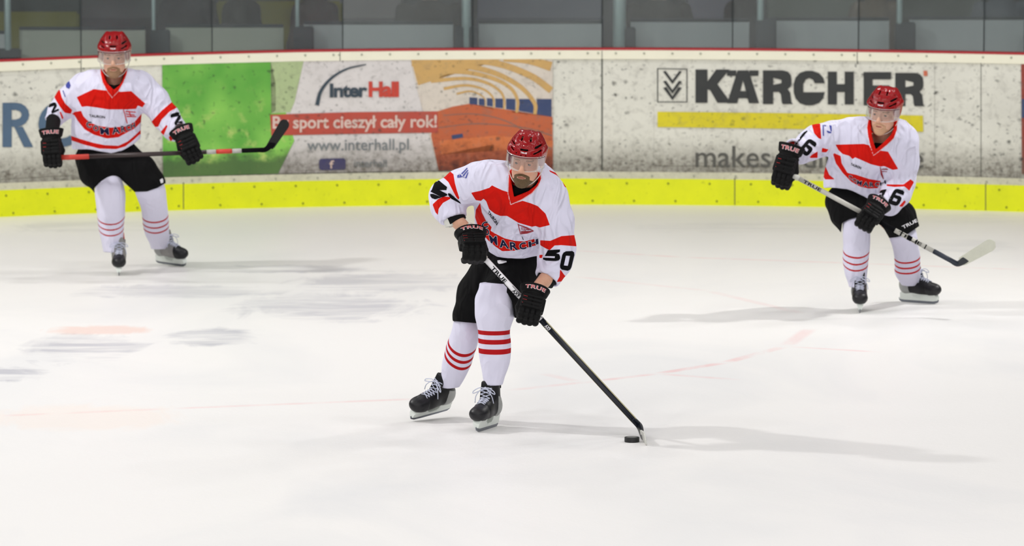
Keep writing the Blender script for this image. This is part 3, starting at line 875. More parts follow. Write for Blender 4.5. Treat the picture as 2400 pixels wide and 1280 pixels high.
def decal(name, bm, tree, off, mat, parent, base, step=3.0, maxY=None):
    """bm in picture positions; laid on the cloth under them"""
    cut_grid(bm, step, step)
    bad = []
    for v in bm.verts:
        d = (Vector(at(v.co.x, v.co.y, 30.0)) - CAM).normalized()
        h = tree.ray_cast(CAM, d)
        if h[0] is None:
            bad.append(v); continue
        n = h[1] if h[1].dot(d) < 0 else -h[1]
        v.co = h[0] + (n * 0.6 - d * 0.6) * off - Vector(base)
    if bad: bmesh.ops.delete(bm, geom=bad, context='VERTS')
    bm.normal_update()
    cc = CAM - Vector(base)
    for f in bm.faces:
        if f.normal.dot(cc - f.calc_center_median()) < 0: f.normal_flip()
    # drop faces that span a gap in depth
    bad = [f for f in bm.faces if max(v.co.y for v in f.verts) - min(v.co.y for v in f.verts) > 0.06]
    if bad: bmesh.ops.delete(bm, geom=bad, context='FACES')
    me = bpy.data.meshes.new(name); bm.to_mesh(me); bm.free()
    me.polygons.foreach_set('use_smooth', [True] * len(me.polygons))
    return link(name, me, parent, mat)

# ================================================================== cloth, skin and gear materials
def cloth(name, base, cols, rough=0.85, fold=0.35, knit=0.10, seed=0.0):
    """cols: list of (attribute, colour); the pattern is knitted in, by place on the garment"""
    k = NT(name)
    p = k.pos((1, 1, 1), obj=True)
    f1 = k.noise(k.pos((1.3, 1, 0.55), obj=True), 7.0, 1, 0.4, 1.6)
    f1 = k.math('SUBTRACT', 1.0, k.math('ABSOLUTE', k.math('MULTIPLY', k.math('SUBTRACT', f1, 0.5), 5.0)))
    f2 = k.noise(k.pos((1, 1, 0.6), obj=True), 14.0, 2, 0.5, 1.0)
    fine = k.noise(p, 420.0, 2)
    col = lin(base)
    first = True
    for a, c in cols:
        m = k.ramp(k.attr(a), -0.15, 0.15)
        col = k.mix(m, col, lin(c))
        first = False
    if first: k.b.inputs['Base Color'].default_value = col
    else: k.l(col, k.b.inputs['Base Color'])
    k.set(Roughness=rough, Specular_IOR_Level=0.12)
    h = k.math('ADD', k.math('MULTIPLY', f1, 1.0), k.math('MULTIPLY', f2, 0.35))
    h = k.math('ADD', h, k.math('MULTIPLY', fine, 0.02 * knit * 10))
    k.bump(h, fold, 0.022)
    return k.m
def skin_mat(name, base, warm):
    k = NT(name)
    p = k.pos(obj=True)
    n = k.noise(p, 60, 3)
    c = k.mix(n, lin(base), lin(warm))
    c = k.mix(k.ramp(k.attr('lip'), -0.001, 0.001), c, lin((150, 92, 76)))
    c = k.mix(k.ramp(k.attr('brow'), -0.001, 0.0015), c, lin((140, 108, 84)))
    c = k.mix(k.math('MULTIPLY', k.ramp(k.attr('flush'), 0, 1), 0.45), c, lin((206, 138, 116)))
    k.l(c, k.b.inputs['Base Color'])
    k.set(Roughness=0.5, Subsurface_Weight=0.08, Specular_IOR_Level=0.35)
    k.b.inputs['Subsurface Radius'].default_value = (0.012, 0.005, 0.003)
    k.bump(k.noise(p, 160, 2), 0.08, 0.004)
    return k.m
RED = (206, 24, 14)
def helmet_mat():
    k = NT('red_helmet_shell')
    p = k.pos(obj=True)
    k.l(k.mix(k.noise(p, 8, 2), lin((136, 8, 12)), lin((150, 10, 14))), k.b.inputs['Base Color'])
    k.set(Roughness=0.5, Specular_IOR_Level=0.1, Coat_Weight=0.6, Coat_Roughness=0.015)
    q = k.n('ShaderNodeBump'); q.inputs['Strength'].default_value = 0.75; q.inputs['Distance'].default_value = 0.004
    k.l(k.noise(p, 55, 2), q.inputs['Height']); k.l(q.outputs[0], k.b.inputs['Coat Normal']); k.l(q.outputs[0], k.b.inputs['Normal'])
    return k.m
M_helmet = helmet_mat()
M_black = plain('black_foam', (8, 8, 9), 0.8, spec=0.2)
M_glove = plain('black_glove_leather', (8, 8, 9), 0.6, spec=0.16, var=0.35, scale=40, bump=0.25)
M_glove_ac = plain('red_glove_piping', (176, 34, 34), 0.5)
M_strap = plain('white_strap', (205, 200, 195), 0.5)
M_white = plain('white_print', (238, 236, 240), 0.6)
M_redp = plain('red_print', (200, 20, 26), 0.6)
M_navy = plain('navy_print', (22, 24, 58), 0.85, spec=0.1)
M_blackp = plain('black_print', (10, 10, 14), 0.85, spec=0.1)
M_blueprint = plain('blue_print', (52, 62, 150), 0.65)
M_under = plain('black_undershirt', (6, 6, 7), 0.9, spec=0.1)
M_steel = plain('skate_steel', (120, 124, 132), 0.3, 0.9)
M_holder = plain('white_blade_holder', (222, 228, 222), 0.35, spec=0.5, var=0.06, scale=12)
M_bootB = plain('black_skate_boot', (16, 16, 19), 0.45, spec=0.3, var=0.4, scale=25)
M_bootG = plain('grey_skate_boot', (132, 130, 128), 0.45, var=0.25, scale=25)
M_toe = plain('black_toe_cap', (22, 22, 26), 0.42, spec=0.35, var=0.3, scale=60, bump=0.1)
M_lace = plain('pale_laces', (196, 200, 218), 0.8, var=0.15, scale=300)
M_silver = plain('silver_heel', (150, 152, 150), 0.4, 0.3)
M_tape = plain('white_tape', (214, 214, 206), 0.8, bump=0.1)
M_eye = plain('shaded_eye_white', (118, 108, 102), 0.4)  # greyed: the shade over the eyes is put into the colour
M_iris = plain('iris', (50, 56, 60), 0.2)
def visor_mat():
    k = NT('clear_visor')
    tr = k.n('ShaderNodeBsdfTransparent'); tr.inputs[0].default_value = (0.93, 0.94, 0.95, 1)
    gl = k.n('ShaderNodeBsdfGlossy'); gl.inputs['Roughness'].default_value = 0.06
    df = k.n('ShaderNodeBsdfDiffuse'); df.inputs[0].default_value = (0.85, 0.86, 0.88, 1)
    fr = k.n('ShaderNodeFresnel'); fr.inputs[0].default_value = 1.45
    m1 = k.n('ShaderNodeMixShader'); m2 = k.n('ShaderNodeMixShader')
    k.l(k.math('ADD', k.math('MULTIPLY', k.noise(k.pos(obj=True), 30, 3), 0.04), 0.015), m1.inputs[0])
    k.l(tr.outputs[0], m1.inputs[1]); k.l(df.outputs[0], m1.inputs[2])
    k.l(k.math('MULTIPLY', fr.outputs[0], 0.4), m2.inputs[0]); k.l(m1.outputs[0], m2.inputs[1]); k.l(gl.outputs[0], m2.inputs[2])
    k.l(m2.outputs[0], k.t.nodes['Material Output'].inputs[0])
    return k.m
M_visor = visor_mat()

# ================================================================== gloves (local frame: z to the wrist, y out of the back of the hand, bar along x)
_cache = {}
def econe(a, b, ra, rb):
    """upright elliptical cone between z=a and z=b"""
    def f(P):
        t = np.clip((P[:, 2] - a) / (b - a), 0, 1)
        rx = ra[0] + (rb[0] - ra[0]) * t; ry = ra[1] + (rb[1] - ra[1]) * t
        k = np.sqrt((P[:, 0] / rx) ** 2 + (P[:, 1] / ry) ** 2)
        return np.maximum((k - 1) * np.minimum(rx, ry), np.maximum(a - P[:, 2], P[:, 2] - b))
    return f
def glove_meshes(mir):
    if ('g', mir) in _cache: return _cache[('g', mir)]
    s = -1 if mir else 1
    cuff = econe(.050, .120, (.056, .041), (.074, .056))
    hole = econe(.078, .14, (.048, .032), (.066, .048))
    def fcuff(P):
        d = cuff(P) - 0.004
        g = np.abs(P[:, 2] - .070) - .003
        d = d + 0.006 * np.exp(-(g / .004) ** 2)
        return smax(d, -hole(P), 0.004)
    its = [(rbox((0, .004, .010), (.057, .036, .058), .024), 0)]
    for z in (.042, .018, -.006, -.028):
        for x in (-.026, .026):
            its.append((rbox((x, .034, z), (.027, .017, .0108), .008), .005))
    its.append((rbox((s * -.056, .004, .01), (.012, .026, .045), .01), .006))
    for i in range(4):
        x = s * (.041 - .0275 * i); L = (1.0, 1.08, 1.03, .88)[i]
        p = [(x, .020, -.036), (x, .012, -.036 - .038 * L), (x, -.022, -.036 - .060 * L), (x, -.054, -.036 - .042 * L), (x, -.062, -.036 - .012 * L)]
        r = [.0180, .0178, .0170, .0160, .0150]
        for a in range(4): its.append((rc(p[a], p[a + 1], r[a], r[a + 1]), .003))
        for a, yy, zz in ((0, .028, -.055), (1, .010, -.036 - .052 * L)):
            its.append((rbox((x, yy, zz), (.0125, .010, .013), .006), .003))
    its += [(rc((s * .044, -.008, .030), (s * .056, -.036, -.004), .024, .022), .010), (rc((s * .056, -.036, -.004), (s * .046, -.064, -.034), .021, .018), .006),
            (rc((s * .046, -.064, -.034), (s * .024, -.074, -.044), .018, .015), .004)]
    hand = union(its)
    def f(P): return smin(fcuff(P), hand(P), .006)
    V, Q = nets(f, (-.12, -.11, -.125), (.12, .085, .165), .0034)
    me = npmesh('glove', V, Q, M_glove); bpy.data.objects.remove(me)
    m = bpy.data.meshes['glove'] if False else None
    _cache[('g', mir)] = (V, Q)
    return V, Q
def cuff_pt(u, z, off=0.006):
    """point on the back of the cuff; u = -1..1 across"""
    t = (z - .050) / .07; rx = .056 + .018 * t + off; ry = .041 + .015 * t + off
    a = u * 1.25
    return (-rx * math.sin(a), ry * math.cos(a), z)
def glove_frame(G, Z, X, scale, zs=1.0):
    Z = np.asarray(Z, float) / np.linalg.norm(Z); X = np.asarray(X, float); X = X - Z * (X @ Z); X /= np.linalg.norm(X)
    R = np.stack((X, np.cross(Z, X), Z), 1)
    return R, np.asarray(G, float) - R @ (np.array((0, -.028, -.060 * zs)) * scale)
def add_glove(root, base, G, Z, X, mir, zs=1.0, word='TRUE', scale=1.0):
    Z = np.asarray(Z, float); Z /= np.linalg.norm(Z); X = np.asarray(X, float); X = X - Z * (X @ Z); X /= np.linalg.norm(X)
    Yv = np.cross(Z, X)
    R = np.stack((X, Yv, Z), 1)
    O = np.asarray(G, float) - R @ (np.array((0, -.028, -.060 * zs)) * scale)
    M = Matrix([[*(R[i] * scale * np.array((1, 1, zs))), O[i] - base[i]] for i in range(3)] + [[0, 0, 0, 1]])
    V, Q = glove_meshes(mir)
    key = ('gm', mir)
    if key not in _cache:
        o = npmesh('glove', V, Q, M_glove, root); _cache[key] = o.data
    else: o = link('glove', _cache[key], root)
    o.matrix_local = M
    if word:
        if ('w', word) not in _cache:
            ms = []
            for mat, bold, off, x0, x1, nm in ((M_white, .045, .0075, -.62, .62, 'lettering_outline'), (M_redp, -.002, .0090, -.60, .60, 'lettering')):
                bm = text_bm(word, bold, 1.1)
                for v in bm.verts:
                    v.co.x = x0 + (x1 - x0) * v.co.x; v.co.y = .086 + .020 * v.co.y if mat is M_redp else .0845 + .023 * v.co.y
                cut_grid(bm, .06)
                for v in bm.verts: v.co = cuff_pt(v.co.x, v.co.y + 0.0, off)
                bmesh.ops.recalc_face_normals(bm, faces=bm.faces)
                me = bpy.data.meshes.new(nm); bm.to_mesh(me); bm.free(); me.materials.append(mat); ms.append((nm, me))
            bm = bmesh.new()
            for z in (.030, .006, -.017):
                bx(bm, (.030, .0445, z - .0012), (.050, .0475, z + .0012))
            me = bpy.data.meshes.new('piping'); bm.to_mesh(me); bm.free(); me.materials.append(M_glove_ac)
            _cache[('w', word)] = ms; _cache[('pip',)] = me
        for nm, me in _cache[('w', word)]: link(nm, me, o)
        p = link('red_piping', _cache[('pip',)], o)
    return o

# ================================================================== skates (local frame: x to the toe, z up, blade on z=0)
def skate_parts():
    if 'skate' in _cache: return _cache['skate']
    parts = {}
    foot = union([(el((-.085, 0, .112), (.048, .036, .052)), 0), (el((.055, 0, .098), (.078, .045, .042)), .03), (rc((-.08, 0, .10), (.08, 0, .09), .040, .036), .02),
                  (el((.118, 0, .094), (.052, .046, .037)), .02), (rc((-.070, 0, .130), (-.052, 0, .225), .043, .047), .03), (rc((-.03, 0, .15), (.05, 0, .12), .036, .034), .03)])
    topcut = lambda P: (P[:, 2] - (.232 + .10 * (P[:, 0] + .05) * -1.0))
    def fb(P):
        d = smax(foot(P), .060 - P[:, 2], .006)
        d = smax(d, topcut(P), .004)
        hole = el((-.045, 0, .245), (.036, .034, .05))(P)
        d = smax(d, -hole, .004)
        # seam groove round the quarter
        return d
    def fboot(P): return np.maximum(fb(P), P[:, 0] - .094)
    def ftoe(P): return np.maximum(foot(P) - .0025, np.maximum(np.maximum(.0585 - P[:, 2], .085 + (P[:, 2] - .1) * -.25 - P[:, 0]), -1))
    parts['boot'] = nets(fboot, (-.16, -.07, .05), (.12, .07, .27), .0045)
    parts['toe_cap'] = nets(ftoe, (.05, -.065, .05), (.19, .065, .155), .004)
    tong = union([(rbox((.010, 0, .198), (.0085, .033, .054), .008, R=np.array(Matrix.Rotation(-0.30, 3, 'Y'))), 0), (rc((-.010, -.014, .232), (-.010, .014, .232), .016, .016), .01)])
    parts['tongue'] = nets(lambda P: tong(P), (-.05, -.06, .12), (.08, .06, .30), .0045)
    guard = lambda P: np.maximum(np.abs(el((-.07, 0, .22), (.052, .040, .11))(P)) - .004, np.maximum(np.maximum(.205 - P[:, 2], P[:, 2] - .315), P[:, 0] + .092 - (P[:, 2] - .2) * .05))
    parts['tendon_guard'] = nets(guard, (-.16, -.06, .18), (.0, .06, .34), .0045)
    heel = lambda P: np.maximum(foot(P) - .002, np.maximum(np.maximum(.0585 - P[:, 2], P[:, 2] - .155 - (P[:, 0] + .1) * .3), P[:, 0] + .045))
    parts['heel_counter'] = nets(heel, (-.17, -.065, .05), (0, .065, .18), .0045)
    out = {}
    for k, (V, Q) in parts.items():
        o = npmesh(k, V, Q, M_bootB); out[k] = o.data; bpy.data.objects.remove(o)
    # blade holder: two towers joined by a bridge
    prof = [(-.140, .020), (-.128, .036), (-.122, .066), (-.030, .066), (-.036, .050), (-.020, .036), (.030, .034), (.052, .048), (.050, .066), (.135, .066), (.150, .046), (.150, .024), (.120, .018), (-.100, .016)]
    bm = bmesh.new()
    def slab(prof, wt, wb, zt, zb):
        A = [bm.verts.new((x, -(wb + (wt - wb) * (z - zb) / (zt - zb)), z)) for x, z in prof]
        B = [bm.verts.new((x, (wb + (wt - wb) * (z - zb) / (zt - zb)), z)) for x, z in prof]
        bm.faces.new(A); bm.faces.new(B[::-1])
        for i in range(len(prof)):
            j = (i + 1) % len(prof); bm.faces.new((A[j], A[i], B[i], B[j]))
    slab(prof, .024, .008, .066, .016)
    bmesh.ops.triangulate(bm, faces=[f for f in bm.faces if len(f.verts) > 4])
    bmesh.ops.recalc_face_normals(bm, faces=bm.faces)
    me = bpy.data.meshes.new('blade_holder'); bm.to_mesh(me); bm.free(); out['blade_holder'] = me
    bm = bmesh.new()
    prof = [(-.146, .026), (-.142, .010), (-.125, .001), (-.06, 0), (.07, 0), (.125, .002), (.150, .012), (.157, .028), (.148, .028), (.120, .020), (-.100, .018)]
    slab(prof, .0026, .0026, 1, 0)
    bmesh.ops.triangulate(bm, faces=[f for f in bm.faces if len(f.verts) > 4])
    bmesh.ops.recalc_face_normals(bm, faces=bm.faces)
    me = bpy.data.meshes.new('steel_blade'); bm.to_mesh(me); bm.free(); out['steel_blade'] = me
    # laces: crossing rows over the instep, then a bow
    tree = bvh_of(*parts['boot'])
    def surf(x, y):
        h = tree.ray_cast(Vector((x + .10, y, .30)), Vector((-.45, 0, -.9)).normalized())
        return h[0]
    bm = bmesh.new()
    tree = bvh_of(np.concatenate((parts['boot'][0], parts['tongue'][0])), np.concatenate((parts['boot'][1], parts['tongue'][1] + len(parts['boot'][0]))))
    rows = [(.086, .142), (.072, .150), (.058, .157), (.044, .166), (.032, .177), (.022, .190), (.014, .203), (.006, .214)]
    pin = Vector((0, 0, 0))
    ends = []
    for i, (x, z) in enumerate(rows):
        w = .023 + .0012 * i
        L = Vector((x - .004, -w, z - .014)); R_ = Vector((x - .004, w, z - .014))
        def drop(p):
            h = tree.find_nearest(p); n = (p - h[0]); 
            nn = h[1] if h[1].length else Vector((0, 0, 1))
            return h[0] + nn.normalized() * .0035
        ends.append((L, R_))
        if i < len(rows) - 1:
            x2, z2 = rows[i + 1]; w2 = w + .0012
            for sgn in (-1, 1):
                a = Vector((x, sgn * w, z - .012)); b = Vector((x2, -sgn * w2, z2 - .012)); m = (a + b) / 2
                q = []
                for t in (0, .25, .5, .75, 1):
                    p = a.lerp(b, t); d = Vector((.45, 0, .9)); h = tree.ray_cast(p + d * .06, -d.normalized())
                    q.append((h[0] + d * (.004 + .0015 * (sgn > 0))) if h[0] is not None else p)
                tube_mesh(bm, q, .0026, 6)
    k = Vector((.012, 0, .212)) + Vector((.014, 0, .004))
    for sgn in (-1, 1):
        loop = [k, k + Vector((.014, sgn * .026, .004)), k + Vector((.020, sgn * .056, -.012)), k + Vector((.020, sgn * .060, -.026)), k + Vector((.016, sgn * .030, -.014)), k]
        tube_mesh(bm, smooth_pts(loop, 5), .0026, 6)
        tail = [k, k + Vector((.016, sgn * .022, -.008)), k + Vector((.020, sgn * .045, -.040)), k + Vector((.014, sgn * .052, -.075))]
        tube_mesh(bm, smooth_pts(tail, 4), .0024, 6)
    kn = bmesh.ops.create_icosphere(bm, subdivisions=2, radius=.008)
    for v in kn['verts']: v.co += k
    for f in bm.faces: f.smooth = True
    me = bpy.data.meshes.new('laces'); bm.to_mesh(me); bm.free(); out['laces'] = me
    _cache['skate'] = out
    return out
def rotm(yaw, pitch=0, roll=0):
    """x axis = toe direction; yaw about z, pitch lifts the heel, roll leans the foot"""
    return Matrix.Rotation(yaw, 3, 'Z') @ Matrix.Rotation(pitch, 3, 'Y') @ Matrix.Rotation(roll, 3, 'X')
def cuff_of(pos, yaw, pitch, roll, scale):
    return np.array(pos, float) + np.array(rotm(yaw, pitch, roll) @ Vector((-.048, 0, .20))) * scale
def add_skate(root, base, pos, yaw, pitch, roll, scale, boot, guard, label=None, pivot=(0, 0, 0), skip=()):
    parts = skate_parts()
    sk = empty('skate', (0, 0, 0), root)
    R = rotm(yaw, pitch, roll)
    loc = Vector(pos) - R @ (Vector(pivot) * scale) - Vector(base)
    sk.matrix_local = Matrix.Translation(loc) @ R.to_4x4() @ Matrix.Scale(scale, 4)
    mats = {'boot': boot, 'toe_cap': M_toe, 'tongue': boot if boot is M_bootB else M_bootG, 'tendon_guard': guard, 'heel_counter': M_silver, 'blade_holder': M_holder, 'steel_blade': M_steel, 'laces': M_lace}
    for k, me in parts.items():
        if k in skip: continue
        key = ('sk', k, mats[k].name)
        if key not in _cache:
            m2 = me.copy(); m2.materials.clear(); m2.materials.append(mats[k]); _cache[key] = m2
        o = link(k, _cache[key], sk)
        if k in ('boot', 'toe_cap', 'tongue', 'tendon_guard', 'heel_counter'):
            _cache[key].polygons.foreach_set('use_smooth', [True] * len(_cache[key].polygons))
    return sk

# ================================================================== sticks
def add_stick(label, A, B, wide, segs, blade, group=None):
    """shaft from A (butt) to B (heel); wide = direction of the broad side; segs = (t0, t1, material, name, grow)"""
    A = Vector(A); B = Vector(B)
    root = empty('hockey_stick', A); tag(root, label, 'hockey stick')
    d = (B - A).normalized(); L = (B - A).length
    w = Vector(wide); w = (w - d * w.dot(d)).normalized(); n = d.cross(w)
    fr = Matrix((w, n, d)).transposed().to_4x4()
    for t0, t1, mat, nm, g in segs:
        bm = bmesh.new()
        vs = bx(bm, (-.0145 - g, -.010 - g, t0 * L), (.0145 + g, .010 + g, t1 * L))
        bmesh.ops.bevel(bm, geom=[e for e in bm.edges], offset=.003, segments=2, affect='EDGES')
        bm.transform(fr)
        obj(nm, bm, mat, root, True)
    # blade: outline lofted from heel to toe
    mat, heel, toe, up, face, hgt, bend, hosel = blade
    heel = Vector(heel) - A; toe = Vector(toe) - A; up = Vector(up); along = (toe - heel); LL = along.length; along.normalize()
    up = (up - along * up.dot(along)).normalized(); face = along.cross(up)
    bm = bmesh.new(); rows = []; N = 22
    for i in range(N + 1):
        t = i / N
        c = heel + along * (LL * t) + face * (bend * (t ** 1.8))
        h = hgt * (.78 + .30 * t)
        lift = 0.0
        if t > .80:
            u = (t - .80) / .20; k = math.sqrt(max(0, 1 - u * u)) * .96 + .04
            mid = h * .52; lo, hi = mid - mid * k, mid + (h - mid) * k
        else: lo, hi = 0, h
        if t < .08: lo += .006 * (1 - t / .08)
        th = .0042 * (1 - .4 * t)
        rows.append([bm.verts.new(c + up * hi - face * th), bm.verts.new(c + up * hi + face * th), bm.verts.new(c + up * lo + face * th), bm.verts.new(c + up * lo - face * th)])
    for r, s in zip(rows, rows[1:]):
        for k in range(4): bm.faces.new((r[k], r[(k + 1) % 4], s[(k + 1) % 4], s[k]))
    bm.faces.new(rows[0]); bm.faces.new(rows[-1][::-1])
    obj('blade', bm, mat, root)
    # hosel: the shaft narrowing into the heel
    bm = bmesh.new()
    e0 = B - A; e1 = heel + along * .03 + up * hgt * .42
    pts = smooth_pts([e0 - d * .06, e0 - d * .01, e0.lerp(e1, .55), e1, e1 + along * .04], 4)
    rs = []
    for i, p in enumerate(pts):
        t = i / (len(pts) - 1)
        p = Vector(p); ww = .0140 * (1 - t) + hgt * .36 * t; tt = .0105 * (1 - t) + .0035 * t
        wd = (w * (1 - t) + up * t) if (w.dot(up) > 0) else (-w * (1 - t) + up * t)
        q = Vector(pts[min(i + 1, len(pts) - 1)]) - Vector(pts[max(i - 1, 0)])
        wd = (wd - q * (wd.dot(q) / q.length_squared)).normalized(); nd = q.normalized().cross(wd)
        rs.append([bm.verts.new(p + wd * a * ww + nd * b * tt) for a, b in ((-1, -.6), (-.8, -1), (.8, -1), (1, -.6), (1, .6), (.8, 1), (-.8, 1), (-1, .6))])
    for r, s in zip(rs, rs[1:]):
        for k in range(8): bm.faces.new((r[k], r[(k + 1) % 8], s[(k + 1) % 8], s[k]))
    bm.faces.new(rs[0]); bm.faces.new(rs[-1][::-1])
    obj('hosel', bm, hosel, root, True)
    return root, fr, L
def stick_text(root, fr, L, s, t0, t1, mat, side=-1, hw=.0105, bold=.02, flip=False):
    bm = text_bm(s, bold)
    for v in bm.verts:
        x, y = v.co.x, v.co.y
        if flip: x, y = 1 - x, 1 - y
        v.co = ((y * 2 - 1) * hw * (1 if side > 0 else -1), side * .0118, (t0 + (t1 - t0) * x) * L)
    bm.transform(fr)
    bm.normal_update()
    return obj('lettering', bm, mat, root)
# ================================================================== people
def head_sdf():
    """face looks along -y, z up, origin between the ears at eye height"""
    its = [(el((0, .018, .038), (.076, .096, .092)), 0), (el((0, -.022, -.020), (.064, .074, .082)), .03), (el((0, -.030, -.074), (.049, .056, .042)), .03),
           (rc((.0, -.074, -.104), (0, -.070, -.100), .021, .021), .022),
           (rc((-.045, .0, -.07), (-.012, -.070, -.106), .018, .016), .018), (rc((.045, .0, -.07), (.012, -.070, -.106), .018, .016), .018),
           (rc((-.030, -.083, .019), (.030, -.083, .019), .011, .011), .014),
           (el((-.043, -.064, -.026), (.021, .022, .016)), .018), (el((.043, -.064, -.026), (.021, .022, .016)), .018)]
    base = union(its)
    socks = [el((x, -.103, -.001), (.019, .020, .013)) for x in (-.031, .031)]
    nose = union([(rc((0, -.092, .008), (0, -.113, -.032), .0075, .0115), 0), (el((-.012, -.103, -.037), (.008, .011, .007)), .006), (el((.012, -.103, -.037), (.008, .011, .007)), .006)])
    lids = union([(rc((-.044, -.080, .001), (-.031, -.0865, .0068), .0062, .0072), 0), (rc((-.031, -.0865, .0068), (-.019, -.084, .000), .0072, .0058), .003),
                  (rc((.044, -.080, .001), (.031, -.0865, .0068), .0062, .0072), .003), (rc((.031, -.0865, .0068), (.019, -.084, .000), .0072, .0058), .003),
                  (rc((-.043, -.080, -.0055), (-.020, -.084, -.006), .0055, .0055), .003), (rc((.043, -.080, -.0055), (.020, -.084, -.006), .0055, .0055), .003)])
    upper = rc((-.018, -.0900, -.0665), (.018, -.0900, -.0665), .0062, .0062)
    lower = rc((-.013, -.0900, -.0765), (.013, -.0900, -.0765), .0072, .0072)
    mouth = rc((-.021, -.0975, -.0715), (.021, -.0975, -.0715), .0030, .0030)
    ears = [el((x, .008, -.008), (.010, .018, .030)) for x in (-.078, .078)]
    def f(P):
        d = base(P)
        for s in socks: d = smax(d, -s(P), .014)
        d = smin(d, nose(P), .012); d = smin(d, lids(P), .004)
        d = smin(d, upper(P), .007); d = smin(d, lower(P), .007); d = smax(d, -mouth(P), .004)
        for e in ears: d = smin(d, e(P), .006)
        return d
    return f
HEAD = head_sdf()
def helmet_parts(h):
    base = union([(el((0, .018, .046), (.101, .128, .098)), 0), (el((0, -.004, .030), (.094, .110, .040)), .02),
                  (el((-.046, .018, .060), (.028, .102, .083)), .014), (el((.046, .018, .060), (.028, .102, .083)), .014),
                  (el((-.090, .01, .050), (.014, .085, .020)), .012), (el((.090, .01, .050), (.014, .085, .020)), .012),
                  (el((-.082, .012, .000), (.018, .040, .045)), .02), (el((.082, .012, .000), (.018, .040, .045)), .02)])
    inner = el((0, .018, .040), (.090, .117, .088))
    zy = np.array([(-.15, .022), (-.052, .026), (-.040, -.012), (-.02, -.030), (.03, -.030), (.045, -.045), (.16, -.055)])
    vents = [((-.017, .066), (.017, .066), .0038), ((-.040, .046), (-.040, .046), .0035), ((-.013, .040), (-.012, .040), .003), ((.013, .040), (.012, .040), .003),
             ((-.058, .056), (-.072, .063), .0042), ((.052, .050), (.063, .055), .0042), ((.070, .058), (.080, .064), .0042),
             ((-.060, .086), (-.076, .092), .0055), ((.056, .082), (.076, .090), .0055), ((-.066, .110), (-.074, .104), .004), ((.066, .110), (.074, .104), .004),
             ((-.024, .110), (-.022, .122), .0048), ((.024, .110), (.022, .122), .0048)]
    def f(P):
        d = base(P)
        zc = np.interp(P[:, 1], zy[:, 0], zy[:, 1])
        d = smax(d, (zc - P[:, 2]) * .9, .004)
        d = smax(d, -inner(P), .003)
        x, z = P[:, 0], P[:, 2]
        for (ax, az), (bx_, bz), r in vents:
            ex, ez = bx_ - ax, bz - az; t = np.clip(((x - ax) * ex + (z - az) * ez) / (ex * ex + ez * ez + 1e-9), 0, 1)
            q = np.sqrt((x - ax - ex * t) ** 2 + (z - az - ez * t) ** 2) - r
            q = np.maximum(q, P[:, 1] + .02)
            d = smax(d, -q, .0025)
        # rim groove
        d = d + .0022 * np.exp(-((P[:, 2] - .070 - .10 * np.abs(P[:, 0])) / .0035) ** 2) * (P[:, 1] < .02)
        return d
    return f, inner
HELM, HELM_IN = helmet_parts(0)
def visor_mesh():
    V = []; Q = []; na, nz = 41, 9
    for lay, off in ((0, 0), (1, .0025)):
        for i in range(na):
            a = (-1.36 + 2.72 * i / (na - 1))
            e = abs(a) / 1.36
            zt = .034; zb = -.044 + .012 * e ** 3
            for j in range(nz):
                z = zt + (zb - zt) * j / (nz - 1)
                g = 1 + .02 * j / (nz - 1)
                V.append(((.105 - off) * g * math.sin(a), .004 - (.124 - off) * g * math.cos(a), z))
    def id_(l, i, j): return l * na * nz + i * nz + j
    for i in range(na - 1):
        for j in range(nz - 1):
            Q.append((id_(0, i, j), id_(0, i + 1, j), id_(0, i + 1, j + 1), id_(0, i, j + 1)))
            Q.append((id_(1, i, j), id_(1, i, j + 1), id_(1, i + 1, j + 1), id_(1, i + 1, j)))
        for j, s in ((0, 1), (nz - 1, -1)):
            q = (id_(0, i, j), id_(1, i, j), id_(1, i + 1, j), id_(0, i + 1, j)); Q.append(q if s > 0 else q[::-1])
    for j in range(nz - 1):
        Q.append((id_(0, 0, j), id_(0, 0, j + 1), id_(1, 0, j + 1), id_(1, 0, j))); i = na - 1
        Q.append((id_(0, i, j), id_(1, i, j), id_(1, i, j + 1), id_(0, i, j + 1)))
    return np.array(V), np.array(Q)

def folds_fn(lst):
    fs = [(np.asarray(a, float), np.asarray(b, float), amp, w) for a, b, amp, w in lst]
    def f(P):
        d = np.zeros(len(P))
        for a, b, amp, w in fs:
            e = b - a; q = P - a; t = np.clip(q @ e / (e @ e), 0, 1); r = q - t[:, None] * e
            d += amp * np.exp(-(r * r).sum(1) / (w * w)) * np.sin(np.clip(t * PI, 0.25, PI - .25))
        d += .0022 * np.sin(P[:, 0] * 31 + 2.2 * np.sin(P[:, 2] * 13 + P[:, 1] * 9)) * np.sin(P[:, 2] * 17 + 1.7 * np.sin(P[:, 0] * 19))
        return d
    return f

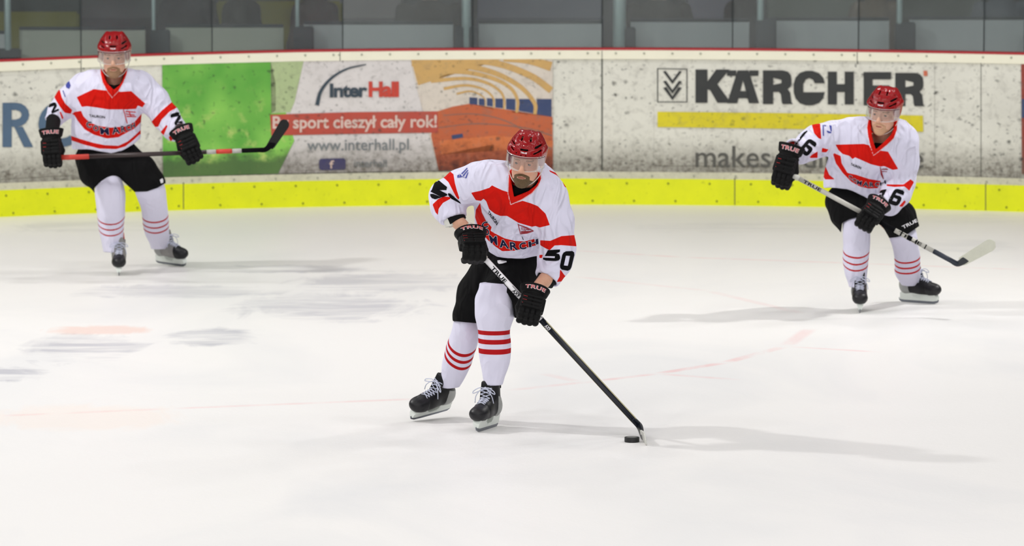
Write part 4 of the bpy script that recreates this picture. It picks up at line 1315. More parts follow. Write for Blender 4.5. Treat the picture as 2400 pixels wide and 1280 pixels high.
def person(S):
    Y0 = S['Y']; sc = S['scale']                       # pixels per metre at the player
    A = lambda x, y, dy=0.0: at(x, y, Y0 + dy)
    m = 1.0 / sc
    base = S['base']
    root = empty('person', base); tag(root, S['label'], 'person', 'ice hockey players')
    hB = S['res']
    Loc = lambda V: V - base
    def ch(pts): return [(A(x, y, dy), r * m) for x, y, r, dy in pts]
    def sl(rows, k=1.0):
        """rows (left px, right px, y px, depth offset, front-back radius)"""
        out = []
        for l, r, y, dy, ry in rows:
            p = A((l + r) / 2, y, dy); out.append((p[2], p[0], p[1], (r - l) / 2 * m * k, ry * k))
        return out
    # ---------------- head frame
    hx, hy, hdy, yaw, pitch, roll, hs = S['head']
    Rh = np.array(Matrix.Rotation(yaw, 3, 'Z') @ Matrix.Rotation(roll, 3, 'Y') @ Matrix.Rotation(pitch, 3, 'X'))
    ch_ = A(hx, hy, hdy)
    toW = lambda p: ch_ + Rh @ (np.asarray(p, float) * hs)
    headf = inframe(HEAD, ch_, Rh, hs)
    # ---------------- jersey fields
    torso = loft(sl(S['torso']))
    arms_ = {}; cuf_ = {}
    for sd in 'LR':
        q = ch(S['arm' + sd]); G, Z, X, mir, gs, zs = S['glove' + sd]; Rg, Og = glove_frame(G, Z, X, gs, zs)
        (x0, y0, d0), (x1, y1, d1) = S['cuff' + sd]; ca, cb = A(x0, y0, d0), A(x1, y1, d1)
        if sd in S.get('snap', ''):
            w_ = Og + Rg[:, 2] * .112 * gs * zs; q = q[:-1] + [(w_, .056)]; ca = q[-2][0]; cb = w_ + (ca - w_) / np.linalg.norm(ca - w_) * .010
        arms_[sd] = q; cuf_[sd] = (ca, cb)
    armL = chain(arms_['L'], .03); armR = chain(arms_['R'], .03)
    pads = chain(ch(S['pads']), .03)
    hem = np.array(S['hem'], float)
    fold = folds_fn([(A(*a), A(*b), amp, w) for a, b, amp, w in S['folds']])
    inL = chain([(p, r * .78) for p, r in arms_['L']], .02); inR = chain([(p, r * .78) for p, r in arms_['R']], .02)
    def cufcut(key):
        a, b = cuf_[key[-1]]; n = (b - a) / np.linalg.norm(b - a)
        return a, b, n
    aL, bL, nL = cufcut('cuffL'); aR, bR, nR = cufcut('cuffR')
    opening = S['opening']; collar = S['collar']
    neckb = A(*S['neck'])
    def jersey(P):
        t = smin(torso(P), pads(P), .05)
        px, py = proj(P)
        t = smax(t, (py - np.interp(px, hem[:, 0], hem[:, 1])) * m, .006)
        dl = smax(armL(P), (P - bL) @ nL, .006); dl = smax(dl, -np.maximum(inL(P), -((P - bL) @ nL) - .05), .004)
        dr = smax(armR(P), (P - bR) @ nR, .006); dr = smax(dr, -np.maximum(inR(P), -((P - bR) @ nR) - .05), .004)
        d = smin(smin(t, dl, .028), dr, .028)
        d = d - fold(P)
        col = poly_sd(px, py, collar) * m
        front = P[:, 1] < neckb[1] + .03
        d = d - .0045 * np.clip(col / .004, 0, 1) * front
        op = poly_sd(px, py, opening) * m
        d = np.where(front, smax(d, op, .003), d)
        nk = np.sqrt((P[:, 0] - neckb[0]) ** 2 + ((P[:, 1] - neckb[1]) * .85) ** 2) - .070
        d = smax(d, -np.maximum(nk, neckb[2] - .02 - P[:, 2]), .006)
        return d
    allp = np.array([p for k in ('armL', 'armR', 'pads') for p, r in ch(S[k])] + [A(a, y, dy) for l, r_, y, dy, ry in S['torso'] for a in (l, r_)])
    lo = allp.min(0) - .16; hi = allp.max(0) + .16
    V, Q = nets(jersey, lo, hi, S['jres'])
    px, py = proj(V); N = vnormals(V, Q)
    dT, dL, dR = torso(V), armL(V), armR(V)
    lab = np.where(dT < np.minimum(dL, dR) , 0, np.where(dL < dR, 1, 2))
    attrs = {k: np.full(len(V), -60.0) for k in ('red', 'black', 'pipe')}
    facing = N[:, 1] < -.05
    for g, colr, pl in S['pattern']:
        s = poly_sd(px, py, pl); s = np.where((lab == g) if g >= 0 else True, s, -60)
        if colr == 'black': s = np.where(facing, s, -60)
        if g == 3: s = poly_sd(px, py, pl)
        attrs[colr] = np.maximum(attrs[colr], s)
    cfront = V[:, 1] < neckb[1] + .06
    cs = poly_sd(px, py, collar)
    attrs['red'] = np.maximum(attrs['red'], np.where(cfront, cs, -60))
    back = ~cfront & (V[:, 2] > neckb[2] - .035) & (np.hypot(V[:, 0] - neckb[0], V[:, 1] - neckb[1]) < .11)
    attrs['red'] = np.where(back, 5, attrs['red'])
    pw = S.get('pipew', 2.2)
    attrs['pipe'] = np.maximum(attrs['pipe'], np.where(cfront, pw / 2 - np.abs(cs + pw * .3), -60))
    op = poly_sd(px, py, opening)
    attrs['pipe'] = np.where(op > -pw * 1.4, -60, attrs['pipe'])
    oj = npmesh('jersey', Loc(V), Q, S['m_jersey'], root, attrs)
    tree = bvh_of(V, Q)
    for nm, bm, off, mat, step in S['decals'](): decal(nm, bm, tree, off, mat, oj, base, step)
    # ---------------- trousers
    hipf = el(A(*S['hip'][:3]), S['hip'][3:])
    thL = chain(ch(S['thighL']), .03); thR = chain(ch(S['thighR']), .03)
    cuts = S['pantcut']
    pf = folds_fn([(A(*a), A(*b), amp, w) for a, b, amp, w in S['pfolds']])
    def pants(P):
        px, py = proj(P)
        d = smin(smin(hipf(P), thL(P), .05), thR(P), .035) - pf(P)
        for c in cuts: d = smax(d, poly_sd(px, py, c) * m, .004)
        return d
    pts = np.array([p for k in ('thighL', 'thighR') for p, r in ch(S[k])] + [A(*S['hip'][:3])])
    Vp, Qp = nets(pants, pts.min(0) - .2, pts.max(0) + .2, S['jres'] * 1.1)
    op_ = npmesh('hockey_pants', Loc(Vp), Qp, S['m_pants'], root)
    if S.get('pant_decals'):
        tp = bvh_of(Vp, Qp)
        for nm, bm, off, mat, step in S['pant_decals'](): decal(nm, bm, tp, off, mat, op_, base, step)
    # ---------------- socks
    for key in ('sockL', 'sockR'):
        rows, stripes = S[key]
        cw = cuff_of(*S['skate' + key[-1]][:5]) ; yt, yb = rows[0][2], rows[-1][2]; sh_ = (cw[1] - Y0) - rows[-1][3]
        rows = [(l, r, y, dy + sh_ * max(0, (y - yt) / (yb - yt)) ** 1.4, ry + .020 * max(0, (y - yt) / (yb - yt)) ** 2) for l, r, y, dy, ry in rows]
        lf = loft(sl(rows))
        ff = folds_fn([])
        def sock(P): return lf(P) - ff(P) * .8
        zz = sl(rows); arr = np.array(zz)
        lo_ = (arr[:, 1] - arr[:, 3]).min() - .03, (arr[:, 2] - arr[:, 4]).min() - .03, arr[:, 0].min() - .02
        hi_ = (arr[:, 1] + arr[:, 3]).max() + .03, (arr[:, 2] + arr[:, 4]).max() + .03, arr[:, 0].max() + .02
        Vs, Qs = nets(sock, lo_, hi_, S['jres'])
        at_ = np.full(len(Vs), -60.0)
        cxx = np.interp(Vs[:, 2], arr[::-1, 0] if arr[0, 0] > arr[-1, 0] else arr[:, 0], arr[::-1, 1] if arr[0, 0] > arr[-1, 0] else arr[:, 1])
        cyy = np.interp(Vs[:, 2], arr[::-1, 0] if arr[0, 0] > arr[-1, 0] else arr[:, 0], arr[::-1, 2] if arr[0, 0] > arr[-1, 0] else arr[:, 2])
        pxs, pys = proj(Vs)
        for (yc, wd, slope, sag, rad, xc) in stripes:
            # a ring round the leg: height changes with the side and, by the lean of the shin, front to back
            front = -(Vs[:, 1] - cyy) / .085
            pc = proj(np.stack((Vs[:, 0], cyy, Vs[:, 2]), 1))[1]
            line = yc + slope * (pxs - xc) + sag * (front - 1)
            at_ = np.maximum(at_, wd / 2 - np.abs(pc - line))
        npmesh('sock', Loc(Vs), Qs, S['m_sock'], root, {'red': at_})
    # ---------------- body: one skin surface from crown to ankles, inside the kit
    sh = [A(x, y, dy) for x, y, r, dy in (S['armL'][0], S['armR'][0])]
    hip = A(*S['hip'][:3])
    def limb(pts, rr): return chain([(A(x, y, dy), r) for (x, y, dy), r in zip(pts, rr)], .02)
    its = [(headf, 0), (rc(ch_ + Rh @ V3(0, .02, -.05) * hs, neckb + V3(0, .02, -.04), .055, .060), .02),
           (rc(sh[0] + V3(.04, 0.02, -.02), sh[1] - V3(.04, -.02, .02), .05, .05), .03), (rc(neckb + V3(0, .05, -.10), hip + V3(0, .03, 0), .075, .08), .04)]
    for pts in (S['bodyarmL'], S['bodyarmR']): pass
    for pts, gk in ((S['bodyarmL'], 'gloveL'), (S['bodyarmR'], 'gloveR')):
        G, Z, X, mir, gs, zs = S[gk]; Rg, Og = glove_frame(G, Z, X, gs, zs)
        its.append((chain([(p_, min(.046, r_ * .62)) for p_, r_ in arms_[gk[-1]][:-1]] + [(Og + Rg[:, 2] * .095 * gs * zs, .033), (Og + Rg[:, 2] * .02 * gs * zs, .033)], .02), .02))
    for key in 'LR':
        cw = cuff_of(*S['skate' + key][:5]); p0, p1 = S['leg' + key][:2]
        its.append((chain([(A(*p0), .075), (A(*p1), .052), (cw, .030), (cw + (A(*p1) - cw) * -.05, .026)], .02), .03))
    bodyf = union(its)
    allb = np.array([A(*p) for k in ('bodyarmL', 'bodyarmR', 'legL', 'legR') for p in S[k]] + [cuff_of(*S['skate' + k][:5]) - V3(0, 0, .08) for k in 'LR'] + [ch_ + V3(0, 0, .16)])
    hlo = ch_ - .135; hhi = ch_ + .135; hlo[2] = ch_[2] - .17
    Vb, Qb = nets(bodyf, allb.min(0) - .1, allb.max(0) + .1, .010, (hlo, hhi, S['hres']))
    Pl = (Vb - ch_) @ Rh / hs
    lip = np.maximum(.0098 - np.abs(Pl[:, 2] + .0715), -1) + 0; lip = np.minimum(lip, .024 - np.abs(Pl[:, 0])) ; lip = np.where(Pl[:, 1] < -.080, lip, -.05)
    lip = np.minimum(lip, .0056 - np.sqrt((Pl[:, 0] * .28) ** 2 + (Pl[:, 2] + .0715) ** 2))
    bz = .0165 - .10 * np.abs(np.abs(Pl[:, 0]) - .028)
    brow = np.where((Pl[:, 1] < -.06), .0029 - np.abs(Pl[:, 2] - bz), -.05); brow = np.minimum(brow, .018 - np.abs(np.abs(Pl[:, 0]) - .032))
    flush = np.exp(-((np.abs(Pl[:, 0]) - .045) ** 2 + (Pl[:, 2] + .035) ** 2) / .0006) * (Pl[:, 1] < -.03)
    flush = np.maximum(flush, .4 * np.exp(-(Pl[:, 0] ** 2 + (Pl[:, 2] + .035) ** 2 + (Pl[:, 1] + .115) ** 2) / .0003))
    flush = np.maximum(flush, .8 * ((Pl[:, 2] < -.12) & (np.abs(Pl[:, 0]) < .1)))
    body = npmesh('body', Loc(Vb), Qb, S['m_skin'], root, {'lip': lip, 'brow': brow, 'flush': flush})
    for sx in (-1, 1):
        for nm, rr, c, mt in (('eyeball', .0118, (sx * .031, -.0795, -.0005), M_eye), ('iris', .0055, (sx * .031 + S['gaze'][0], -.0865, -.0005 + S['gaze'][1]), M_iris), ('pupil', .0030, (sx * .031 + S['gaze'][0], -.0895, -.0005 + S['gaze'][1]), M_black)):
            bm = bmesh.new(); bmesh.ops.create_icosphere(bm, subdivisions=3, radius=rr * hs, matrix=Matrix.Translation(Vector(toW(c) - base)))
            obj(nm, bm, mt, body, True)
    # ---------------- beard
    bd = S['beard']
    if bd:
        hgt, thick, mb = bd
        def reg(p):
            """inside (negative) where the beard grows"""
            x, y, z = np.abs(p[:, 0]), p[:, 1], p[:, 2]
            jaw = np.maximum(z + hgt - .004, x - .033 - 1.3 * np.clip(-z - .080, 0, 1))
            chin = np.maximum(jaw, .0 + y - .0)
            must = np.maximum(np.maximum(np.abs(z + .0555 + .25 * x) - .0080, x - .032), y + .07)
            cheek = np.maximum(z + .062 - .9 * np.clip(x - .045, 0, 1), np.maximum(x - .060, .026 - x)) + 0
            lips = .0066 - np.sqrt((x * .33) ** 2 + (z + .0715) ** 2)
            side = np.maximum(np.abs(x - .031) - .008, np.maximum(z + .058, y + .05))
            r = np.minimum(np.minimum(chin, must), side)
            r = np.maximum(r, (np.sqrt((x / .050) ** 2 + ((z + .093) / .041) ** 2) - 1) * .04)
            return np.maximum(np.maximum(r, lips), y + .005)
        def bf(P):
            p = (P - ch_) @ Rh / hs
            n_ = .0010 * np.sin(p[:, 0] * 900) * np.sin(p[:, 2] * 700 + p[:, 0] * 300)
            return smax(HEAD(p) * hs - thick - n_, reg(p) * hs, .003)
        Vd, Qd = nets(bf, hlo, hhi, S['hres'])
        npmesh('beard', Loc(Vd), Qd, mb, root)
    # ---------------- undershirt
    und = S['under']
    us = union([(rc(A(*und[0]), A(*und[1]), und[2], und[3]), 0), (el(A(*und[1]) + V3(0, .03, -.05), (.11, .075, .07)), .03)])
    ucut = S['undertop']
    def usf(P):
        px, py = proj(P)
        d = smax(us(P), smin(torso(P), pads(P), .05) + .010, .003)
        return smax(d, (np.interp(px, [q[0] for q in ucut], [q[1] for q in ucut]) - py) * m, .003)
    c0 = A(*und[1]); Vu, Qu = nets(usf, c0 - .17, c0 + .2, .006)
    npmesh('undershirt', Loc(Vu), Qu, M_under, root)
    # ---------------- helmet
    hk = hs * S.get('helm', .93)
    hc = ch_ + Rh @ V3(0, .002, .006)
    HM = Matrix([[*(Rh[i] * hk), (hc - base)[i]] for i in range(3)] + [[0, 0, 0, 1]])
    he = empty('helmet', (0, 0, 0), root); he.matrix_local = HM
    key = 'helmet_shell' + str(S['helres'])
    if key not in _cache:
        Vh, Qh = nets(HELM, (-.13, -.14, -.08), (.13, .17, .17), S['helres'])
        o = npmesh('helmet_shell', Vh, Qh, M_helmet, he); _cache[key] = o.data
    else: o = link('helmet_shell', _cache[key], he)
    if 'liner' not in _cache:
        ln = lambda P: np.maximum(smax(el((0, .018, .040), (.0895, .1165, .0875))(P), -el((0, .018, .036), (.082, .108, .080))(P), .002), .030 - P[:, 2])
        Vh, Qh = nets(ln, (-.11, -.12, -.0), (.11, .15, .15), .005)
        o = npmesh('helmet_liner', Vh, Qh, M_black, he); _cache['liner'] = o.data
        Vv, Qv = visor_mesh(); o = npmesh('visor', Vv, Qv, M_visor, he); _cache['visor'] = o.data
        bm = bmesh.new()
        edge = [Vv[i * 9 + 8] for i in range(41)]
        tube_mesh(bm, edge, .0013, 6)
        tube_mesh(bm, [Vv[i * 9] + V3(0, -.001, 0) for i in range(41)], .0011, 6)
        me = bpy.data.meshes.new('visor_rim'); bm.to_mesh(me); bm.free(); me.materials.append(M_strap); _cache['vrim'] = me
        link('visor_rim', me, he)
        bm = bmesh.new()
        for sx in (-1, 1):
            tube_mesh(bm, smooth_pts([(sx * .098, .0, .01), (sx * .094, .002, -.04), (sx * .080, -.012, -.085), (sx * .055, -.040, -.118), (sx * .022, -.066, -.134), (0, -.072, -.137)], 5), .0027, 6)
        for f_ in bm.faces: f_.smooth = True
        me = bpy.data.meshes.new('chin_strap'); bm.to_mesh(me); bm.free(); me.materials.append(M_strap); _cache['strap'] = me
        link('chin_strap', me, he)
        bm = text_bm('TRUE', .03, 1.05)
        hb = bvh_of(*nets(HELM, (-.13, -.14, -.08), (.13, .17, .17), .006))
        cut_grid(bm, .15)
        for v in bm.verts:
            x = -.017 + .034 * v.co.x; z = .0505 + .0075 * v.co.y
            h = hb.ray_cast(Vector((x, -.3, z)), Vector((0, 1, 0))); v.co = (h[0] + Vector((0, -.0015, 0))) if h[0] else (x, -.12, z)
        me = bpy.data.meshes.new('lettering'); bm.to_mesh(me); bm.free(); me.materials.append(M_white); _cache['htxt'] = me
        link('lettering', me, he)
    else:
        for nm, kk in (('helmet_liner', 'liner'), ('visor', 'visor'), ('visor_rim', 'vrim'), ('chin_strap', 'strap'), ('lettering', 'htxt')): link(nm, _cache[kk], he)
    return root, A, base

# ------------------------------------------------------------------ patterns traced per player (zoomed crops -> picture positions)
def Z1(p): return [(940 + x / 3.4597, 290 + y / 3.4597) for x, y in p]
def Z3(p): return [(1140 + x / 6.095, 290 + y / 6.095) for x, y in p]
def Z4(p): return [(60 + x / 3.7636, 60 + y / 3.7636) for x, y in p]
def Z6(p): return [(1780 + x / 4.4136, 190 + y / 4.4136) for x, y in p]
def glyph_bm(ch, tl, tr, br, bl): return warp(shape_bm(GL[ch]), quadmap(tl, tr, br, bl))
def gpoly(ch, tl, tr, br, bl):
    q = quadmap(tl, tr, br, bl); return [[q(x, y) for x, y in p] for p in GL[ch]]
def tx(s, tl, tr, br, bl, bold=.02, sp=1.0, bend=0.0): return warp(text_bm(s, bold, sp), quadmap(tl, tr, br, bl, bend))

M_jC = cloth('jersey_cloth', (219, 217, 237), [('red', RED), ('black', (10, 10, 14)), ('pipe', (226, 176, 178))], fold=0.55)
M_pantsC = cloth('black_pants_cloth', (15, 15, 16), [], fold=0.35)
M_sock = cloth('sock_knit', (219, 217, 236), [('red', (176, 24, 30))], fold=0.22)
M_skinC = skin_mat('skin_ruddy', (214, 168, 142), (200, 148, 122))
M_skinL = skin_mat('skin_light', (218, 176, 150), (206, 158, 132))
M_skinR = skin_mat('skin_fair', (226, 184, 158), (214, 164, 138))
M_beardC = plain('brown_beard', (96, 76, 52), 0.85, var=0.35, scale=220, bump=0.5)
M_beardL = plain('stubble_brown', (146, 112, 84), 0.85, var=0.3, scale=220, bump=0.3)
M_beardR = plain('light_stubble', (196, 154, 122), 0.8, var=0.15, scale=220)

# ================================================================== centre player (carries the puck)
YC = 26.55; SC_C = 452.0
opC = Z3([(355, 700), (352, 800), (368, 890), (395, 1046), (600, 962), (705, 880), (765, 790), (735, 715)])
collC = Z3([(325, 680), (316, 900), (313, 1000), (350, 1152), (500, 1085), (650, 990), (735, 890), (782, 790), (765, 700), (735, 690), (600, 600), (400, 600)])
def decC():
    L = []
    def G(ch, *q): L.append(('number', glyph_bm(ch, *q), .0022, M_blackp, 3.0))
    z2 = lambda p: [(960 + x / 5.0, 290 + y / 5.0) for x, y in p]
    L.append(('number', shape_bm([z2([(322, 670), (348, 668), (440, 742), (432, 778), (405, 778), (325, 727), (308, 735), (290, 770), (262, 775), (290, 700)]),
                                  z2([(296, 750), (334, 786), (394, 811), (440, 824), (447, 836), (420, 850), (380, 862), (358, 852), (345, 828), (300, 802), (246, 796), (262, 775), (290, 770)]),
                                  z2([(243, 824), (275, 823), (292, 850), (320, 857), (358, 858), (380, 862), (335, 874), (300, 886), (262, 872), (246, 850)])]), .0022, M_blackp, 3.0))
    L.append(('number', shape_bm([z2([(450, 815), (475, 818), (520, 855), (590, 915), (605, 940), (570, 915), (490, 880), (455, 840)])]), .0022, M_blackp, 3.0))
    # wearer's left sleeve: 5 creased by the elbow and 0
    L.append(('number', glyph_bm('5', *Z1([(1186, 1026), (1294, 1020), (1288, 1116), (1140, 1108)])), .0022, M_blackp, 3.0))
    L.append(('number', warp(shape_bm(GL['0']), quadmap(*Z1([(1312, 1036), (1412, 1032), (1372, 1196), (1282, 1180)]))), .0022, M_blackp, 3.0))
    # sponsor lettering on the red band
    cm = lambda s, b: Z1(s)
    for nm, bold, off, mat, g in (('lettering_outline', .060, .0018, M_white, 1), ('lettering', .028, .0034, M_navy, 0)):
        for c, q in (('C', [(654, 800), (702, 790), (708, 838), (660, 850)]), ('O', [(664, 852), (706, 846), (722, 896), (682, 908)]), ('M', [(712, 902), (776, 912), (782, 985), (728, 965)]),
                     ('A', [(790, 938), (862, 942), (876, 1012), (800, 1000)]), ('R', [(880, 958), (940, 962), (950, 1022), (886, 1022)]), ('C', [(955, 968), (1010, 958), (1018, 1012), (962, 1022)]), ('H', [(1030, 958), (1112, 932), (1116, 975), (1038, 1002)])):
            tl, tr, br, bl = Z1(q)
            e = .8 * g
            L.append((nm, tx(c, (tl[0] - e, tl[1] - e), (tr[0] + e, tr[1] - e), (br[0] + e, br[1] + e), (bl[0] - e, bl[1] + e), bold), off, mat, 4.0))
    L.append(('lettering', tx('TAURON', *Z1([(714, 702), (788, 800), (775, 826), (702, 724)]), .03), .0022, M_blackp, 3.0))
    # club pennant
    f = [Z1([(945, 812), (952, 812), (972, 894), (966, 896)]), Z1([(952, 816), (1020, 838), (1074, 866), (1072, 871), (1018, 845), (954, 823)]), Z1([(966, 890), (1020, 884), (1074, 866), (1076, 872), (1022, 890), (968, 896)]),
         Z1([(972, 872), (1000, 872), (1060, 868), (1020, 880), (972, 886)]), Z1([(1000, 842), (1005, 844), (1010, 872), (1004, 873)]), Z1([(1012, 850), (1040, 858), (1040, 863), (1013, 860)])]
    L.append(('club_crest', shape_bm(f), .0022, M_maroon, 3.0))
    L.append(('club_crest', shape_bm([Z1([(978, 915), (982, 914), (994, 940), (989, 942)])]), .0022, M_blackp, 3.0))
    L.append(('club_crest', tx('KS', *Z1([(974, 836), (996, 842), (999, 866), (977, 862)]), .01), .0022, M_maroon, 3.0))
    # blue shoulder patch
    L.append(('shoulder_patch', shape_bm([Z1([(488, 405), (534, 358), (540, 362), (496, 412)]), Z1([(500, 420), (542, 372), (545, 380), (508, 428)]), Z1([(520, 440), (542, 392), (546, 400), (530, 444)]), Z1([(455, 440), (500, 432), (530, 444), (524, 440), (498, 426), (458, 430)]),
                                          Z1([(456, 420), (474, 412), (472, 424), (456, 432)]), Z1([(478, 408), (490, 420), (484, 440), (476, 425)])]), .0022, M_blueprint, 3.0))
    return L
M_maroon = plain('maroon_print', (150, 30, 44), 0.65)
patC = [
 (0, 'red', Z1([(568, 560), (640, 545), (715, 520), (738, 500), (760, 512), (820, 540), (868, 555), (880, 640), (895, 655), (985, 625), (1050, 645), (1108, 668), (1172, 730), (1206, 822), (1125, 842), (1090, 830), (1060, 836), (950, 803), (860, 748), (805, 748), (760, 730), (715, 695), (690, 628), (668, 608), (648, 626), (606, 620), (585, 590)])),
 (2, 'red', Z1([(1108, 668), (1172, 730), (1206, 822), (1125, 842), (1090, 830), (1060, 836), (1060, 660)])),
 (1, 'red', Z1([(568, 560), (640, 545), (715, 520), (715, 600), (668, 608), (648, 626), (606, 620)])),
 (0, 'red', Z1([(641, 640), (655, 720), (690, 790), (735, 840), (725, 868), (760, 890), (840, 930), (920, 950), (1000, 955), (1080, 935), (1120, 905), (1145, 940), (1150, 985), (1080, 990), (1000, 1010), (920, 1030), (820, 1034), (770, 1000), (700, 940), (660, 890), (620, 820), (600, 760), (606, 700)])),
 (1, 'red', Z1([(312, 430), (388, 378), (425, 410), (436, 480), (452, 540), (472, 600), (468, 620), (445, 592), (415, 535), (385, 475), (350, 442)])),
 (1, 'red', Z1([(255, 655), (300, 612), (345, 590), (412, 596), (395, 612), (340, 642), (305, 690), (298, 740), (280, 720)])),
 (2, 'red', Z1([(1128, 945), (1210, 950), (1300, 912), (1420, 902), (1425, 995), (1300, 985), (1245, 988), (1205, 1026), (1170, 1010), (1128, 985)])),
 (2, 'red', Z1([(1290, 1180), (1328, 1232), (1345, 1236), (1345, 1260), (1318, 1278), (1262, 1284), (1285, 1240)])),
 (2, 'red', Z1([(1120, 1065), (1150, 1062), (1142, 1090), (1122, 1090)])),
 (2, 'red', Z1([(1200, 375), (1262, 402), (1312, 440), (1338, 490), (1340, 518), (1326, 512), (1303, 458), (1262, 418), (1208, 390)])),
 (0, 'red', Z1([(1200, 375), (1262, 402), (1312, 440), (1338, 490), (1340, 518), (1326, 512), (1303, 458), (1262, 418), (1208, 390)])),
]
gC = ground(1140, 1004)
def image_dir(dx, dy, dd):
    v = V3(dx, dd, -dy); return v / np.linalg.norm(v)
stickA = at(1121, 590, YC - .50); stickB = ground(1501, 1022) + V3(0, 0, .045)
def on_stick(px):
    t = (px - 1121) / (1501 - 1121.); return stickA + (stickB - stickA) * t
SCn = dict(
 skateR=(ground(1142, 1006), math.radians(-112), 0, 0, 1.0, 'B'), skateL=(ground(1008, 982) + V3(0, 0, .020), math.radians(-134), math.radians(6), math.radians(-26), 1.0, 'B'),
 gloveL=(at(1110, 599, YC - .50), image_dir(-.14, -.60, .72), (-.97, .0, .14), True, 1.08, .68), gloveR=(at(1238, 744, YC - .58), image_dir(.20, -.78, .56), (-.84, .10, .36), False, 1.0, .86),
 Y=YC, scale=SC_C, base=np.array((at(1150, 900, YC)[0], YC, 0.0)), res=.01, jres=.0062, hres=.0030, helres=.0030,
 label='bearded hockey player in white and red kit at the centre, stick down by the puck',
 head=(1233, 373, -.55, -.16, .16, .13, 1.04), gaze=(-.0015, 0.0),
 torso=[(1150, 1275, 388, -.40, .10), (1128, 1305, 420, -.38, .15), (1113, 1308, 455, -.33, .17), (1113, 1305, 500, -.25, .17), (1114, 1300, 540, -.17, .165), (1122, 1290, 572, -.11, .155), (1138, 1282, 600, -.05, .15), (1145, 1278, 625, -.02, .14)],
 pads=[(1150, 416, 40, -.38), (1260, 424, 36, -.36), (1283, 462, 45, -.34)],
 armL=[(1122, 424, 46, -.36), (1082, 441, 42, -.33), (1050, 463, 42, -.28), (1050, 484, 37, -.31), (1062, 508, 29, -.35), (1070, 530, 24, -.37)],
 armR=[(1284, 466, 47, -.34), (1298, 520, 46, -.30), (1305, 580, 43, -.27), (1301, 612, 39, -.30), (1286, 646, 29, -.35), (1275, 675, 24, -.38)],
 cuffL=((1050, 470, -.31), (1065, 514, -.355)), cuffR=((1312, 610, -.30), (1283, 656, -.36)),
 hem=[(1100, 560), (1122, 560), (1134, 578), (1150, 592), (1165, 601), (1190, 606), (1230, 606), (1262, 600), (1285, 585), (1300, 575)],
 folds=[((1120, 470, -.45), (1200, 520, -.46), -.006, .012), ((1125, 490, -.42), (1180, 560, -.36), .008, .016), ((1255, 470, -.50), (1262, 590, -.30), -.010, .014), ((1150, 590, -.16), (1180, 560, -.3), .006, .012),
        ((1075, 480, -.42), (1095, 440, -.46), -.008, .010), ((1060, 475, -.42), (1045, 440, -.40), .006, .010), ((1285, 600, -.42), (1335, 585, -.38), -.008, .009), ((1275, 620, -.42), (1330, 610, -.38), .007, .009),
        ((1160, 400, -.52), (1175, 430, -.54), .007, .014), ((1150, 400, -.50), (1120, 450, -.52), -.006, .014), ((1283, 400, -.46), (1300, 470, -.48), .007, .016), ((1275, 440, -.52), (1270, 500, -.5), .006, .012),
        ((1215, 600, -.2), (1205, 560, -.28), .005, .014), ((1250, 600, -.2), (1240, 540, -.30), -.006, .012)],
 opening=opC, collar=collC, neck=(1234, 425, -.40), pattern=patC, decals=decC, m_jersey=M_jC, m_pants=M_pantsC, m_sock=M_sock, m_skin=M_skinC,
 hip=(1208, 632, .03, .155, .19, .16),
 thighL=[(1148, 632, 44, .02), (1118, 690, 46, .00), (1098, 740, 34, .02), (1094, 768, 32, .04)],
 thighR=[(1212, 640, 50, -.02), (1185, 690, 54, -.12), (1172, 722, 44, -.20), (1180, 740, 44, -.20)],
 pantcut=[[(1050, 752), (1066, 753), (1119, 758), (1112, 700), (1120, 690), (1134, 680), (1150, 674), (1172, 677), (1190, 688), (1199, 705), (1203, 722), (1206, 745), (1232, 747), (1260, 800), (1000, 800)], [(1228, 752), (1242, 705), (1266, 656), (1288, 612), (1340, 612), (1340, 800), (1228, 800)]],
 pfolds=[((1100, 650, -.12), (1140, 720, -.12), .008, .02), ((1120, 700, -.12), (1085, 740, -.08), -.008, .015), ((1200, 620, -.15), (1150, 660, -.2), .008, .015)],
 pant_decals=lambda: [('logo', shape_bm([[(1166, 611), (1173, 610), (1177, 614), (1187, 612), (1188, 615), (1178, 618), (1170, 619), (1167, 616), (1171, 615)]]), .004, M_white, 3.0)],
 sockR=([(1124, 1192, 664, -.20, .07), (1122, 1194, 676, -.20, .080), (1114, 1203, 696, -.19, .095), (1112, 1207, 720, -.18, .102), (1113, 1206, 740, -.17, .100), (1117, 1200, 758, -.155, .090), (1120, 1196, 776, -.14, .083), (1120, 1198, 800, -.12, .082), (1121, 1198, 822, -.10, .080), (1124, 1196, 842, -.085, .076), (1127, 1191, 862, -.07, .068), (1131, 1184, 882, -.06, .06), (1134, 1178, 901, -.055, .052)],
        [(777, 10, 0, 0, 1, 1158), (798, 11, 0, 1, 1, 1158), (821, 12, 0, 1, 1, 1158)]),
 sockL=([(1072, 1116, 735, .04, .07), (1064, 1119, 752, .04, .082), (1059, 1122, 770, .04, .090), (1052, 1121, 792, .05, .090), (1045, 1118, 812, .06, .085), (1040, 1112, 832, .07, .080), (1036, 1106, 852, .08, .074), (1034, 1097, 872, .09, .068), (1031, 1087, 892, .10, .06), (1031, 1078, 907, .105, .052)],
        [(829, 8, .36, 25, 1, 1085), (845, 8, .40, 25, 1, 1080), (861, 8, .44, 25, 1, 1076)]),
 bodyarmL=[(1125, 424, -.36), (1055, 462, -.30), (1088, 528, -.45), (1100, 556, -.50)],
 bodyarmR=[(1285, 455, -.34), (1308, 592, -.28), (1268, 662, -.45), (1250, 695, -.50)],
 legL=[(1160, 640, .05), (1092, 775, .06), (1062, 885, .09)], legR=[(1215, 640, .02), (1160, 715, -.18), (1157, 900, -.055)],
 beard=(.080, .0022, M_beardC), under=((1232, 425, -.47), (1222, 470, -.46), .064, .075), undertop=[(1190, 425), (1203, 434), (1222, 442), (1245, 440), (1262, 420)],
)
